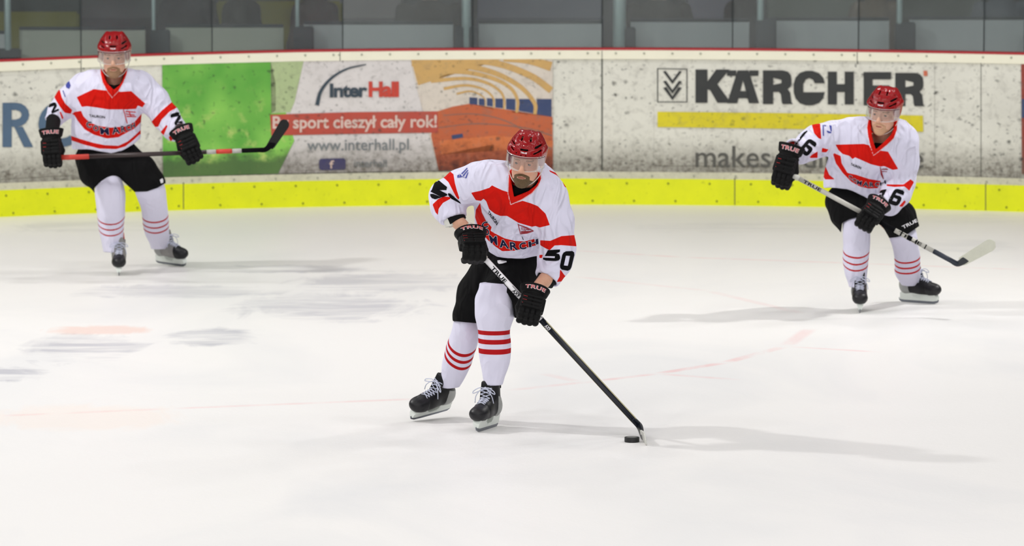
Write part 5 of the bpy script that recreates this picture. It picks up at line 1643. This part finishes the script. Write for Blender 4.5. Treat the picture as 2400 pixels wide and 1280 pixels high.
rootC, AC, bC = person(SCn)
# wrist tape, elbow pads
def band(root, base, a, b, ra, rb, mat, name, wall_=.004):
    a = np.asarray(a); b = np.asarray(b); n = (b - a) / np.linalg.norm(b - a)
    o = rc(a - n * .02, b + n * .02, ra, rb)
    f = lambda P: np.maximum(o(P), np.maximum((a - P) @ n, (P - b) @ n))
    lo = np.minimum(a, b) - max(ra, rb) - .02; hi = np.maximum(a, b) + max(ra, rb) + .02
    V, Q = nets(f, lo, hi, .004)
    return npmesh(name, V - base, Q, mat, root)
band(rootC, bC, AC(1062, 503, -.35), AC(1072, 521, -.365), .054, .050, M_black, 'elbow_pad')
band(rootC, bC, AC(1052, 505, -.36), AC(1057, 531, -.37), .034, .030, M_tape, 'elbow_pad_shell')
_Rg, _Og = glove_frame(*[SCn['gloveL'][i] for i in (0, 1, 2, 4, 5)])
_w = _Og + _Rg[:, 2] * .10 * 1.0; _e = AC(1062, 508, -.35); _u = (_e - _w) / np.linalg.norm(_e - _w)
band(rootC, bC, _w - _u * .02, _w + _u * .025, .0385, .0395, M_tape, 'wrist_tape')
band(rootC, bC, AC(1284, 648, -.355), AC(1275, 664, -.37), .052, .049, M_black, 'elbow_pad')
band(rootC, bC, AC(1070, 512, -.43), AC(1094, 545, -.47), .036, .034, M_skinC, 'forearm_wrap') if False else None
add_glove(rootC, bC, *SCn['gloveL'][:4], scale=SCn['gloveL'][4], zs=SCn['gloveL'][5])
add_glove(rootC, bC, *SCn['gloveR'][:4], scale=SCn['gloveR'][4], zs=SCn['gloveR'][5])
SEG_C = [(0, .045, M_tape, 'butt_tape', .002), (.045, .385, M_white, 'shaft_upper', 0), (.385, 1.0, plain('navy_black_shaft', (22, 26, 38), .35), 'shaft', 0), (.40, .98, plain('pale_shaft_edge', (196, 190, 150), .4), 'shaft_edge', -.0002)]
d_ = Vector(stickB - stickA).normalized()
wC = Vector((0.75, -.15, .66))
st, fr, L = add_stick('dark hockey stick with white upper shaft, its blade on the ice beside the puck', stickA, stickB, wC, SEG_C[:3],
    (plain('pale_blade_tape', (206, 206, 200), .7), ground(1505, 1030), ground(1521, 1046), (-.16, .10, 1.0), None, .062, .012, plain('dark_hosel', (26, 30, 38), .4)))
for s_, a_, b_ in (('TRUE', .085, .17), ('AX9', .215, .25), ('AX9', .415, .44)):
    for sd in (-1, 1): stick_text(st, fr, L, s_, a_, b_, M_blackp if a_ < .4 else M_white, side=sd, flip=False)
bm = bmesh.new()
for sd in (-1, 1):
    bx(bm, (-.0152, sd * .0106 - .0006, .05 * L), (-.0115, sd * .0106 + .0006, .39 * L)); bx(bm, (.0120, sd * .0106 - .0006, .2 * L), (.0140, sd * .0106 + .0006, .39 * L))
bm.transform(fr); obj('dark_stripes', bm, M_blackp, st)
bm = bmesh.new(); bx(bm, (-.0152, -.0085, .405 * L), (-.0140, .0085, .96 * L)); bx(bm, (.0140, -.0085, .405 * L), (.0152, .0085, .96 * L)); bm.transform(fr)
obj('pale_edge', bm, SEG_C[3][2], st)
# skates
for k_ in 'LR': add_skate(rootC, bC, *SCn['skate' + k_][:5], M_bootB, M_bootB)

# puck
puck_p = ground(1481, 1036)
pk = empty('puck', puck_p); tag(pk, 'black rubber puck lying on the ice by the blade', 'puck')
bm = bmesh.new(); prof = [(0, 0), (.0365, 0), (.0381, .0016), (.0381, .0238), (.0365, .0254), (0, .0254)]
rings = []
for r, z in prof[1:-1]: rings.append([bm.verts.new((r * math.cos(2 * PI * i / 40), r * math.sin(2 * PI * i / 40), z)) for i in range(40)])
for a, b in zip(rings, rings[1:]):
    for i in range(40): bm.faces.new((a[i], a[(i + 1) % 40], b[(i + 1) % 40], b[i]))
bm.faces.new(rings[0][::-1]); bm.faces.new(rings[-1])
obj('rubber_disc', bm, plain('puck_rubber', (24, 24, 26), .5, var=.5, scale=60, bump=.2), pk)
bm = bmesh.new(); bmesh.ops.create_circle(bm, cap_ends=True, radius=.026, segments=32, matrix=Matrix.Translation((0, 0, .0257)))
obj('top_print', bm, plain('worn_grey_print', (118, 118, 116), .5, var=.5, scale=50), pk)
# ================================================================== onlookers behind the barrier
def onlooker(px, Y, width, coat, trousers, label, arms=0.0):
    X = float(at(px, 30, Y)[0]); b = np.array((X, Y, -0.06)); w = width / 278 / 2
    r = empty('person', b); tag(r, label, 'person', 'onlookers behind the barrier')
    h = head_sdf()
    body = union([(inframe(HEAD, V3(0, -.02, 1.66), np.eye(3)), 0), (rc((0, 0, 1.62), (0, 0, 1.45), .055, .06), .02), (rc((0, 0, 1.4), (0, 0, .98), .10, .12), .05),
                  (rc((-.09, 0, .9), (-.10, 0, .06), .075, .045), .03), (rc((.09, 0, .9), (.10, 0, .06), .075, .045), .03),
                  *[(chain([((s * (w - .04), 0, 1.40), .05), ((s * (w + .015), .02, 1.12), .040), ((s * (w - .02), -.12, .93), .032), ((s * (w - .04), -.17, .84), .036)], .01), .02) for s in (-1, 1)]])
    V, Q = nets(body, (-.36, -.26, .0), (.36, .22, 1.84), .014)
    npmesh('body', V, Q, M_skinL, r, {'lip': np.full(len(V), -.05), 'brow': np.full(len(V), -.05), 'flush': np.zeros(len(V))})
    k = w / .24
    tr = loft([(.78, 0, 0, w * .92, .17), (.95, 0, 0, w * .98, .18), (1.15, 0, 0, w, .175), (1.35, 0, 0, w * .95, .15), (1.45, 0, 0, w * .7, .12), (1.52, 0, 0, .08, .08)])
    arm = union([(chain([((s * (w - .03), 0, 1.42), .075), ((s * (w + .02), .02, 1.12), .066), ((s * (w - .02), -.12, .92), .056)], .02), .02) for s in (-1, 1)])
    jf = lambda P: smin(tr(P), arm(P), .03) - .004 * np.sin(P[:, 2] * 30 + 3 * np.sin(P[:, 0] * 12))
    V, Q = nets(jf, (-w - .18, -.28, .72), (w + .18, .26, 1.58), .014)
    npmesh('coat', V, Q, coat, r)
    lg = union([(chain([((s * .10, 0, .92), .105), ((s * .105, -.02, .50), .085), ((s * .11, 0, .08), .07)], .02), .03) for s in (-1, 1)])
    V, Q = nets(lg, (-.28, -.2, .0), (.28, .2, 1.04), .016)
    npmesh('trousers', V, Q, trousers, r)
    hf = lambda P: np.maximum(inframe(HEAD, V3(0, -.02, 1.66), np.eye(3))(P) - .010, np.maximum(1.60 - P[:, 2], -(P[:, 1] + .045 + (P[:, 2] - 1.70) * .9)))
    V, Q = nets(hf, (-.14, -.16, 1.58), (.14, .14, 1.84), .010)
    npmesh('hair', V, Q, M_hairdark, r)
    return r
M_hairdark = plain('dark_hair', (40, 32, 26), 0.8, var=0.3, scale=80)
def coatm(n, c): return plain(n, c, 0.85, var=0.2, scale=9)
M_tr = coatm('dark_trousers', (34, 34, 36))
onlooker(440, 43.0, 110, coatm('charcoal_coat', (58, 54, 56)), M_tr, 'onlooker in a charcoal coat right of the left player\'s helmet')
onlooker(566, 42.8, 62, coatm('black_jacket', (40, 40, 34)), M_tr, 'slim onlooker in a black jacket before the olive bench')
onlooker(738, 42.6, 82, coatm('grey_brown_coat', (60, 56, 50)), M_tr, 'onlooker in a grey brown coat right of the thin post')
onlooker(1008, 42.4, 136, coatm('dark_brown_coat', (38, 36, 26)), M_tr, 'broad onlooker in a dark brown coat above the arch logo')
onlooker(1544, 42.4, 130, coatm('black_brown_coat', (42, 41, 32)), M_tr, 'broad onlooker in a black brown coat above the chevron logo')
onlooker(1744, 42.8, 66, coatm('black_coat', (34, 34, 28)), M_tr, 'onlooker in a black coat beside the dark green cabinet')
onlooker(2052, 42.7, 96, coatm('tan_grey_coat', (92, 82, 68)), M_tr, 'onlooker in a tan grey coat above the rightmost player')
onlooker(2345, 42.7, 110, coatm('blue_grey_coat', (70, 76, 84)), M_tr, 'onlooker in a blue grey coat at the right edge')
# ================================================================== left player
YL = 34.4
def Z5(p): return [(200 + x / 8.0, 60 + y / 8.0) for x, y in p]
opL = Z5([(305, 760), (340, 900), (375, 1000), (425, 1095), (535, 1205), (645, 1115), (705, 1000), (745, 880), (775, 760)])
colL = Z5([(285, 760), (288, 900), (325, 1060), (415, 1230), (506, 1350), (615, 1230), (705, 1080), (778, 900), (798, 760)])
def letters(spec, Z, grow=.5, bold=(.06, .026), off=(.0020, .0036)):
    L = []
    for nm, b, o, mat, g in (('lettering_outline', bold[0], off[0], M_white, 1), ('lettering', bold[1], off[1], M_navy, 0)):
        for c, q in spec:
            tl, tr, br, bl = Z(q); e = grow * g
            L.append((nm, tx(c, (tl[0] - e, tl[1] - e), (tr[0] + e, tr[1] - e), (br[0] + e, br[1] + e), (bl[0] - e, bl[1] + e), b), o, mat, 4.0))
    return L
def decL():
    L = letters([('C', [(530, 850), (585, 845), (580, 900), (545, 905)]), ('O', [(592, 880), (642, 878), (645, 932), (600, 930)]), ('M', [(655, 898), (730, 900), (738, 965), (662, 958)]),
                 ('A', [(755, 895), (825, 888), (835, 950), (765, 958)]), ('R', [(838, 886), (876, 882), (884, 935), (845, 942)]), ('C', [(882, 880), (918, 872), (926, 920), (890, 930)]), ('H', [(924, 868), (960, 852), (966, 900), (930, 914)])], Z4)
    L.append(('number', glyph_bm('2', *Z4([(1268, 785), (1352, 758), (1412, 852), (1318, 880)])), .0024, M_blackp, 3.0))
    L.append(('number', glyph_bm('2', *Z4([(196, 700), (262, 672), (296, 748), (232, 778)])), .0024, M_blackp, 3.0))
    L.append(('lettering', tx('TAURON', *Z4([(560, 782), (702, 798), (700, 820), (562, 806)]), .02), .0024, M_blackp, 3.0))
    f = [Z4([(860, 742), (868, 742), (900, 862), (892, 864)]), Z4([(880, 752), (970, 760), (972, 768), (882, 762)]), Z4([(884, 775), (962, 786), (962, 794), (886, 784)]), Z4([(890, 796), (975, 800), (972, 808), (892, 806)]), Z4([(905, 752), (915, 752), (935, 806), (925, 806)])]
    L.append(('club_crest', shape_bm(f), .0024, M_redp, 3.0))
    L.append(('shoulder_patch', shape_bm([Z4([(360, 488), (385, 492), (398, 530), (385, 558), (360, 548), (354, 515)]), Z4([(326, 575), (334, 572), (354, 628), (348, 634)])]), .0024, M_blueprint, 3.0))
    return L
patL = [
 (0, 'red', Z4([(450, 632), (520, 598), (600, 560), (700, 572), (770, 580), (840, 584), (932, 578), (990, 630), (1056, 688), (1030, 722), (990, 705), (975, 735), (900, 740), (730, 740), (620, 722), (540, 712), (495, 718)])),
 (1, 'red', Z4([(450, 632), (520, 598), (600, 560), (620, 640), (540, 712), (495, 718)])), (2, 'red', Z4([(932, 578), (990, 630), (1056, 688), (1030, 722), (990, 705)])),
 (0, 'red', Z4([(380, 770), (490, 752), (510, 800), (560, 850), (640, 885), (750, 900), (880, 890), (960, 850), (1020, 780), (1060, 800), (1040, 830), (1000, 870), (960, 910), (900, 940), (820, 985), (720, 997), (600, 962), (520, 915), (460, 840), (430, 790)])),
 (0, 'red', Z4([(380, 965), (480, 1000), (600, 1035), (700, 1055), (820, 1060), (900, 1022), (960, 972), (1010, 925), (1060, 900), (1060, 930), (1000, 965), (950, 1012), (880, 1066), (800, 1090), (650, 1085), (520, 1052), (380, 1005)])),
 (1, 'red', Z4([(236, 590), (270, 545), (302, 570), (322, 640), (352, 690), (412, 745), (400, 778), (345, 770), (300, 712), (262, 650)])),
 (1, 'red', Z4([(298, 762), (312, 760), (336, 815), (322, 828)])),
 (2, 'red', Z4([(1108, 850), (1200, 750), (1312, 655), (1355, 712), (1270, 760), (1200, 830), (1170, 892), (1125, 898)])),
 (2, 'red', Z4([(1262, 985), (1310, 930), (1380, 895), (1430, 903), (1448, 945), (1400, 938), (1340, 952), (1292, 1012), (1278, 1024)])),
 (2, 'red', Z4([(1190, 940), (1240, 878), (1254, 884), (1218, 968)])),
]
A_ = at(124, 370, YL - .44); B_ = at(624, 351, YL - .40)
def onL(px): return A_ + (B_ - A_) * ((px - 124) / 500.)
SPL = dict(snap='R',
 skateL=(ground(279, 642), math.radians(-86), 0, 0, .98), skateR=(ground(400, 622) + V3(0, 0, .004), math.radians(-42), math.radians(2), math.radians(10), .98),
 gloveL=(onL(124) + V3(0, 0, -.012), image_dir(-.06, -.93, .30), (-1, .05, .02), True, 1.06, 1.02), gloveR=(onL(452) + V3(0, 0, -.02), image_dir(-.40, -.78, .42), (-.97, .05, -.1), False, 1.08, 1.0),
 Y=YL, scale=349.0, base=np.array((at(270, 600, YL)[0], YL, 0.0)), res=.01, jres=.0078, hres=.0042, helres=.0045,
 label='hockey player gliding at the left, stick held level across the waist, grey skates',
 head=(268, 130, -.24, 0.0, .10, 0.0, 1.12), helm=.955, gaze=(0, 0), pipew=1.8,
 torso=[(212, 322, 170, -.18, .09), (184, 336, 198, -.18, .14), (173, 334, 230, -.16, .155), (170, 332, 265, -.12, .16), (168, 330, 300, -.08, .16), (168, 329, 335, -.04, .155), (170, 327, 352, -.02, .15), (175, 322, 368, 0, .14)],
 pads=[(222, 190, 25, -.18), (300, 190, 26, -.18), (325, 202, 32, -.16)],
 armL=[(196, 205, 36, -.15), (162, 234, 31, -.13), (138, 262, 25, -.15), (125, 284, 18, -.19), (121, 300, 15, -.22)],
 armR=[(330, 206, 38, -.15), (362, 238, 34, -.14), (388, 274, 31, -.16), (408, 302, 27, -.20), (422, 322, 23, -.24)],
 cuffL=((140, 256, -.14), (125, 286, -.19)), cuffR=((385, 270, -.16), (423, 326, -.25)),
 hem=[(150, 346), (175, 350), (205, 350), (235, 355), (260, 359), (285, 354), (310, 340), (328, 325), (345, 318)],
 folds=[((185, 215, -.3), (205, 300, -.26), -.008, .014), ((320, 215, -.3), (318, 290, -.26), -.008, .014), ((240, 250, -.33), (200, 330, -.2), .006, .016), ((150, 262, -.22), (185, 240, -.25), -.008, .012), ((370, 285, -.25), (395, 245, -.25), .007, .012), ((390, 305, -.28), (430, 290, -.25), -.007, .010), ((235, 165, -.3), (215, 220, -.34), .006, .014), ((300, 165, -.3), (325, 230, -.3), .006, .014), ((270, 340, -.2), (300, 280, -.25), .006, .014)],
 opening=opL, collar=colL, neck=(268, 188, -.19), pattern=patL, decals=decL, m_jersey=M_jC, m_pants=M_pantsC, m_sock=M_sock, m_skin=M_skinL,
 hip=(254, 374, .03, .205, .17, .15),
 thighL=[(224, 374, 45, .02), (222, 404, 35, -.03), (242, 432, 26, -.05), (250, 445, 28, -.05)],
 thighR=[(284, 374, 46, .02), (325, 402, 41, -.02), (350, 430, 36, -.03), (354, 450, 34, -.03)],
 pantcut=[[(221, 560), (222, 458), (221, 440), (238, 426), (260, 418), (279, 417), (283, 432), (284, 560)], [(281, 432), (283, 420), (298, 434), (315, 450), (345, 449), (370, 440), (386, 430), (440, 430), (440, 560), (282, 560)], [(120, 457), (223, 457), (223, 560), (120, 560)]],
 pfolds=[((210, 370, -.15), (250, 410, -.18), .008, .018), ((320, 380, -.15), (300, 420, -.15), -.008, .018)],
 pant_decals=lambda: [('logo', shape_bm([[(374, 422), (380, 418), (382, 422), (379, 426), (382, 428), (377, 430)]]), .004, M_white, 3.0)],
 sockL=([(232, 282, 408, -.04, .06), (226, 287, 425, -.06, .085), (222, 292, 442, -.07, .10), (223, 294, 462, -.06, .10), (226, 293, 485, -.04, .09), (228, 292, 510, -.02, .085), (231, 290, 535, 0, .08), (236, 288, 558, .02, .07), (240, 288, 575, .03, .06), (243, 288, 590, .035, .055)],
        [(523, 3.4, 0, 16, 1, 260), (536, 3.4, 0, 16, 1, 260), (550, 3.4, 0, 16, 1, 260)]),
 sockR=([(324, 382, 424, -.02, .07), (317, 388, 443, -.05, .095), (322, 391, 465, -.04, .10), (329, 393, 485, -.02, .09), (333, 395, 510, 0, .085), (336, 396, 535, .02, .08), (342, 397, 555, .04, .07), (350, 397, 570, .05, .06), (354, 396, 582, .055, .055)],
        [(518, 3.4, -.05, 13, 1, 365), (531, 3.4, -.05, 13, 1, 365), (543, 3.4, -.05, 13, 1, 365)]),
 bodyarmL=[(200, 206, -.15), (134, 262, -.14), (121, 315, -.24), (124, 335, -.28)], bodyarmR=[(328, 208, -.15), (396, 285, -.17), (430, 330, -.28), (440, 345, -.30)],
 legL=[(235, 378, .05), (258, 450, -.03), (266, 585, .04)], legR=[(290, 378, .05), (355, 455, -.0), (374, 575, .06)],
 beard=(.074, .0016, M_beardL), under=((268, 184, -.22), (266, 214, -.25), .052, .062), undertop=[(232, 188), (250, 196), (268, 200), (288, 195), (305, 186)],
)
rootL, AL, bL_ = person(SPL)
_Rg, _Og = glove_frame(*[SPL['gloveL'][i] for i in (0, 1, 2, 4, 5)])
band(rootL, bL_, AL(126, 278, -.185), _Og + _Rg[:, 2] * .09, .050, .044, M_black, 'elbow_pad')
add_glove(rootL, bL_, *SPL['gloveL'][:4], scale=SPL['gloveL'][4], zs=SPL['gloveL'][5])
add_glove(rootL, bL_, *SPL['gloveR'][:4], scale=SPL['gloveR'][4], zs=SPL['gloveR'][5])
M_shaftk = plain('dark_maroon_shaft', (44, 30, 30), .4); M_shred = plain('red_shaft_band', (200, 58, 44), .5); M_shs = plain('silver_shaft_band', (178, 176, 170), .4)
stl, frl, Ll = add_stick('dark hockey stick held level by the left player, red tape at its end, black blade', A_, B_, (0, 0, 1),
    [(-.02, .17, M_shred, 'red_grip_tape', .002), (.17, .72, M_shaftk, 'shaft', 0), (.72, .765, M_shs, 'silver_band', .0004), (.765, .84, M_shred, 'red_band', .0006), (.84, .885, M_shs, 'silver_band', .0004), (.885, 1.0, M_blackp, 'shaft_foot', .0004)],
    (plain('black_blade_tape', (12, 12, 13), .8), AL(640, 351, -.40), AL(684, 288, -.46), (-.75, 0, .55), None, .068, .012, M_blackp))
for k_ in 'LR': add_skate(rootL, bL_, *SPL['skate' + k_], M_bootG, M_shred)

# ================================================================== right player
YR = 32.15
opR = Z6([(1150, 400), (1156, 480), (1165, 570), (1182, 640), (1204, 706), (1290, 630), (1360, 555), (1385, 500), (1400, 400)])
colR = Z6([(1128, 400), (1114, 480), (1125, 570), (1145, 660), (1180, 768), (1250, 715), (1330, 650), (1390, 590), (1422, 500), (1425, 400)])
def decR():
    L = letters([('C', [(925, 968), (962, 985), (958, 1030), (925, 1000)]), ('O', [(968, 1000), (1008, 1015), (1000, 1055), (966, 1035)]), ('M', [(1012, 1022), (1062, 1035), (1052, 1082), (1006, 1064)]),
                 ('A', [(1075, 1040), (1130, 1046), (1128, 1094), (1066, 1086)]), ('R', [(1140, 1048), (1184, 1050), (1184, 1094), (1140, 1094)]), ('C', [(1194, 1050), (1236, 1046), (1238, 1088), (1198, 1092)]), ('H', [(1246, 1046), (1306, 1026), (1312, 1062), (1250, 1084)])], Z6)
    L.append(('number', glyph_bm('6', *Z6([(512, 590), (606, 650), (488, 788), (404, 712)])), .0024, M_blackp, 3.0))
    L.append(('number', glyph_bm('1', *Z6([(478, 506), (506, 525), (386, 668), (362, 648)])), .0024, M_blackp, 3.0))
    L.append(('number', glyph_bm('6', *Z6([(1402, 1108), (1512, 1140), (1430, 1300), (1318, 1262)])), .0024, M_blackp, 3.0))
    L.append(('number', glyph_bm('1', *Z6([(1262, 1122), (1334, 1122), (1300, 1212), (1210, 1180)])), .0024, M_blackp, 3.0))
    L.append(('lettering', tx('TAURON', *Z6([(948, 845), (1056, 888), (1048, 914), (940, 868)]), .03), .0024, M_blackp, 3.0))
    L.append(('club_crest', shape_bm([Z6([(1246, 888), (1252, 888), (1262, 965), (1286, 1012), (1280, 1016), (1254, 968)]), Z6([(1262, 910), (1310, 905), (1330, 912), (1330, 918), (1300, 914), (1262, 917)]), Z6([(1262, 930), (1320, 935), (1320, 940), (1262, 937)])]), .0024, M_maroon, 3.0))
    L.append(('shoulder_patch', shape_bm([Z6([(695, 512), (745, 528), (740, 540), (715, 538), (700, 528)]), Z6([(722, 458), (746, 462), (748, 522), (736, 520)]), Z6([(654, 455), (664, 457), (668, 568), (656, 566)]), Z6([(668, 455), (690, 460), (690, 470), (668, 466)])]), .0024, M_blueprint, 3.0))
    return L
patR = [
 (0, 'red', Z6([(786, 658), (900, 655), (1080, 650), (1135, 665), (1175, 755), (1250, 720), (1330, 730), (1400, 850), (1436, 910), (1380, 920), (1290, 880), (1250, 885), (1150, 860), (1060, 820), (990, 790), (962, 808), (930, 775), (860, 755), (815, 712)])),
 (2, 'red', Z6([(1300, 720), (1330, 730), (1400, 850), (1436, 910), (1380, 920), (1290, 880)])), (1, 'red', Z6([(786, 658), (900, 655), (900, 765), (860, 755), (815, 712)])),
 (0, 'red', Z6([(755, 738), (840, 775), (850, 850), (910, 950), (1000, 970), (1130, 1012), (1240, 1032), (1322, 1010), (1360, 1010), (1360, 1060), (1250, 1108), (1130, 1112), (1040, 1092), (950, 1042), (860, 950), (790, 850)])),
 (0, 'red', Z6([(640, 890), (682, 878), (722, 970), (782, 1018), (680, 1018), (640, 960)])),
 (1, 'red', Z6([(538, 440), (628, 440), (640, 602), (610, 592), (565, 540)])), (1, 'red', Z6([(280, 640), (362, 625), (362, 664), (290, 664)])),
 (1, 'red', Z6([(516, 790), (545, 760), (602, 728), (602, 795), (530, 796)])), (-1, 'red', Z6([(648, 690), (716, 708), (692, 738), (642, 736)])),
 (2, 'red', Z6([(1310, 1068), (1400, 1070), (1490, 1070), (1562, 1016), (1600, 1045), (1550, 1135), (1500, 1090), (1400, 1096), (1318, 1086)])),
 (0, 'red', Z6([(1310, 1068), (1400, 1070), (1400, 1096), (1318, 1086)])),
 (2, 'red', Z6([(1440, 1300), (1500, 1232), (1515, 1250), (1480, 1300)])), (2, 'red', Z6([(1246, 1135), (1275, 1122), (1262, 1150), (1248, 1155)])),
]
A_r = at(1853, 408, YR - .46); B_r = at(2246, 620, YR - .46)
def onR(px): return A_r + (B_r - A_r) * ((px - 1853) / 393.)
SPR = dict(snap='LR',
 skateL=(ground(2014, 729), math.radians(-92), 0, 0, 1.0), skateR=(ground(2152, 710), math.radians(-38), 0, math.radians(4), 1.0),
 gloveL=(at(1834, 420, YR - .46), image_dir(.30, -.92, .25), (-.95, .05, -.28), True, 1.08, 1.08), gloveR=(at(2028, 524, YR - .50), image_dir(.50, -.60, .62), (-.82, .15, .50), False, 1.04, .92),
 Y=YR, scale=373.0, base=np.array((at(2065, 680, YR)[0], YR, 0.0)), res=.01, jres=.0075, hres=.0038, helres=.0042,
 label='hockey player at the right bending forward, stick angled down to his left, white taped blade',
 head=(2072, 261, -.32, -.32, .14, .12, 1.08), helm=.955, gaze=(-.001, 0), pipew=1.8,
 torso=[(1998, 2120, 284, -.24, .09), (1974, 2142, 310, -.24, .14), (1957, 2150, 340, -.21, .16), (1942, 2142, 370, -.16, .165), (1934, 2122, 400, -.11, .165), (1930, 2106, 430, -.06, .16), (1931, 2096, 455, -.02, .15), (1935, 2090, 480, 0, .14)],
 pads=[(2015, 302, 28, -.24), (2088, 305, 28, -.24), (2108, 325, 36, -.22)],
 armL=[(1992, 310, 34, -.22), (1950, 322, 36, -.20), (1915, 331, 37, -.18), (1895, 343, 33, -.24), (1878, 354, 28, -.30), (1866, 364, 24, -.33)],
 armR=[(2108, 335, 42, -.22), (2113, 380, 39, -.18), (2107, 425, 37, -.17), (2098, 452, 36, -.22), (2084, 476, 28, -.29), (2072, 488, 25, -.32)],
 cuffL=((1912, 330, -.18), (1869, 360, -.31)), cuffR=((2108, 428, -.18), (2078, 484, -.31)),
 hem=[(1910, 441), (1960, 440), (1985, 443), (2008, 452), (2030, 464), (2050, 472), (2075, 476), (2110, 470)],
 folds=[((1950, 350, -.34), (1990, 400, -.32), -.008, .013), ((1955, 370, -.3), (2000, 440, -.2), .007, .014), ((2085, 350, -.38), (2082, 430, -.25), -.009, .012), ((1935, 355, -.28), (1960, 300, -.30), -.007, .010), ((1905, 300, -.3), (1925, 365, -.26), .007, .010), ((2085, 440, -.3), (2135, 425, -.28), -.008, .008), ((2020, 290, -.36), (2000, 330, -.36), .006, .014), ((2105, 300, -.34), (2125, 350, -.34), .006, .014), ((2030, 470, -.16), (2050, 420, -.2), .006, .012)],
 opening=opR, collar=colR, neck=(2076, 322, -.25), pattern=patR, decals=decR, m_jersey=M_jC, m_pants=M_pantsC, m_sock=M_sock, m_skin=M_skinR,
 hip=(2022, 480, .03, .195, .18, .15),
 thighL=[(1980, 474, 46, .0), (1985, 500, 39, -.04), (2000, 526, 32, -.06), (2006, 545, 32, -.06)], thighR=[(2066, 482, 48, 0), (2105, 512, 42, -.05), (2118, 540, 36, -.06), (2120, 556, 34, -.06)],
 pantcut=[[(1969, 620), (1971, 546), (1974, 522), (1990, 514), (2010, 509), (2046, 508), (2062, 522), (2074, 546), (2074, 620)], [(2068, 530), (2084, 558), (2102, 556), (2130, 547), (2153, 531), (2220, 530), (2220, 640), (2068, 640)], [(1900, 546), (1972, 546), (1972, 640), (1900, 640)]],
 pfolds=[((1965, 470, -.2), (1990, 520, -.2), .008, .018), ((2090, 480, -.2), (2120, 520, -.2), .008, .016)],
 pant_decals=lambda: [('lettering', tx('TRUE', (2113, 530), (2147, 513), (2150, 520), (2117, 537), .02), .004, M_white, 3.0)],
 sockL=([(1982, 2034, 500, -.05, .06), (1975, 2040, 520, -.08, .09), (1975, 2040, 545, -.07, .098), (1976, 2039, 570, -.05, .09), (1975, 2036, 600, -.03, .085), (1977, 2034, 625, -.01, .08), (1981, 2031, 645, .0, .07), (1987, 2029, 660, .01, .06), (1990, 2028, 672, .01, .055)],
        [(600, 4, 0, 14, 1, 2006), (616, 4, 0, 14, 1, 2006), (631, 4, 0, 14, 1, 2006)]),
 sockR=([(2084, 2146, 536, -.04, .07), (2084, 2150, 555, -.07, .095), (2090, 2153, 575, -.05, .09), (2095, 2157, 600, -.03, .085), (2097, 2157, 622, -.01, .08), (2098, 2157, 642, .01, .075), (2105, 2155, 656, .02, .065), (2112, 2150, 668, .03, .055)],
        [(613, 4, -.10, 10, 1, 2125), (626, 4, -.10, 10, 1, 2125), (638, 4, -.10, 10, 1, 2125)]),
 bodyarmL=[(1995, 310, -.22), (1908, 330, -.18), (1866, 362, -.34), (1858, 378, -.38)], bodyarmR=[(2104, 336, -.22), (2110, 432, -.18), (2070, 485, -.34), (2058, 495, -.38)],
 legL=[(2000, 485, .05), (2008, 545, -.03), (2008, 665, .015)], legR=[(2060, 485, .05), (2120, 560, -.03), (2130, 662, .03)],
 beard=(.078, .0010, M_beardR), under=((2072, 318, -.27), (2070, 350, -.31), .052, .060), undertop=[(2035, 320), (2050, 334), (2066, 336), (2085, 328), (2100, 315)],
)
rootR, AR, bR_ = person(SPR)
add_glove(rootR, bR_, *SPR['gloveL'][:4], scale=SPR['gloveL'][4], zs=SPR['gloveL'][5])
add_glove(rootR, bR_, *SPR['gloveR'][:4], scale=SPR['gloveR'][4], zs=SPR['gloveR'][5])
M_silv = plain('silver_shaft', (196, 194, 186), .35, .1)
dr = (B_r - A_r) / np.linalg.norm(B_r - A_r); wr_ = np.cross(dr, (0, 1, 0))
str_, frr, Lr = add_stick('silver and black hockey stick with pale taped blade, held low by the right player', A_r, B_r, wr_,
    [(.0, .05, M_tape, 'butt_tape', .002), (.05, .52, M_silv, 'shaft_upper', 0), (.52, .62, M_blackp, 'shaft_middle', 0), (.62, .85, M_silv, 'shaft_lower', 0), (.85, 1.0, plain('navy_shaft_foot', (34, 42, 56), .4), 'shaft_foot', .0005)],
    (plain('white_taped_blade', (200, 201, 186), .7, var=.1, bump=.2), AR(2258, 624, -.46), AR(2341, 580, -.52), (-.25, -.05, .9), None, .076, .020, plain('dark_blade_heel', (30, 34, 40), .5)))
for s_, a_, b_, mt in (('TRUE', .075, .18, M_blackp), ('AX9', .43, .47, M_blackp), ('TRUE', .64, .78, M_blackp)):
    for sd in (-1, 1): stick_text(str_, frr, Lr, s_, a_, b_, mt, side=sd)
bm = bmesh.new()
for t0, t1 in ((.655, .662), (.695, .72), (.745, .752), (.80, .806)):
    bx(bm, (-.0150, -.0104, t0 * Lr), (.0150, .0104, t1 * Lr))
bm.transform(frr); obj('dark_bands', bm, M_blackp, str_)
for k_ in 'LR': add_skate(rootR, bR_, *SPR['skate' + k_], M_bootB, M_bootB)
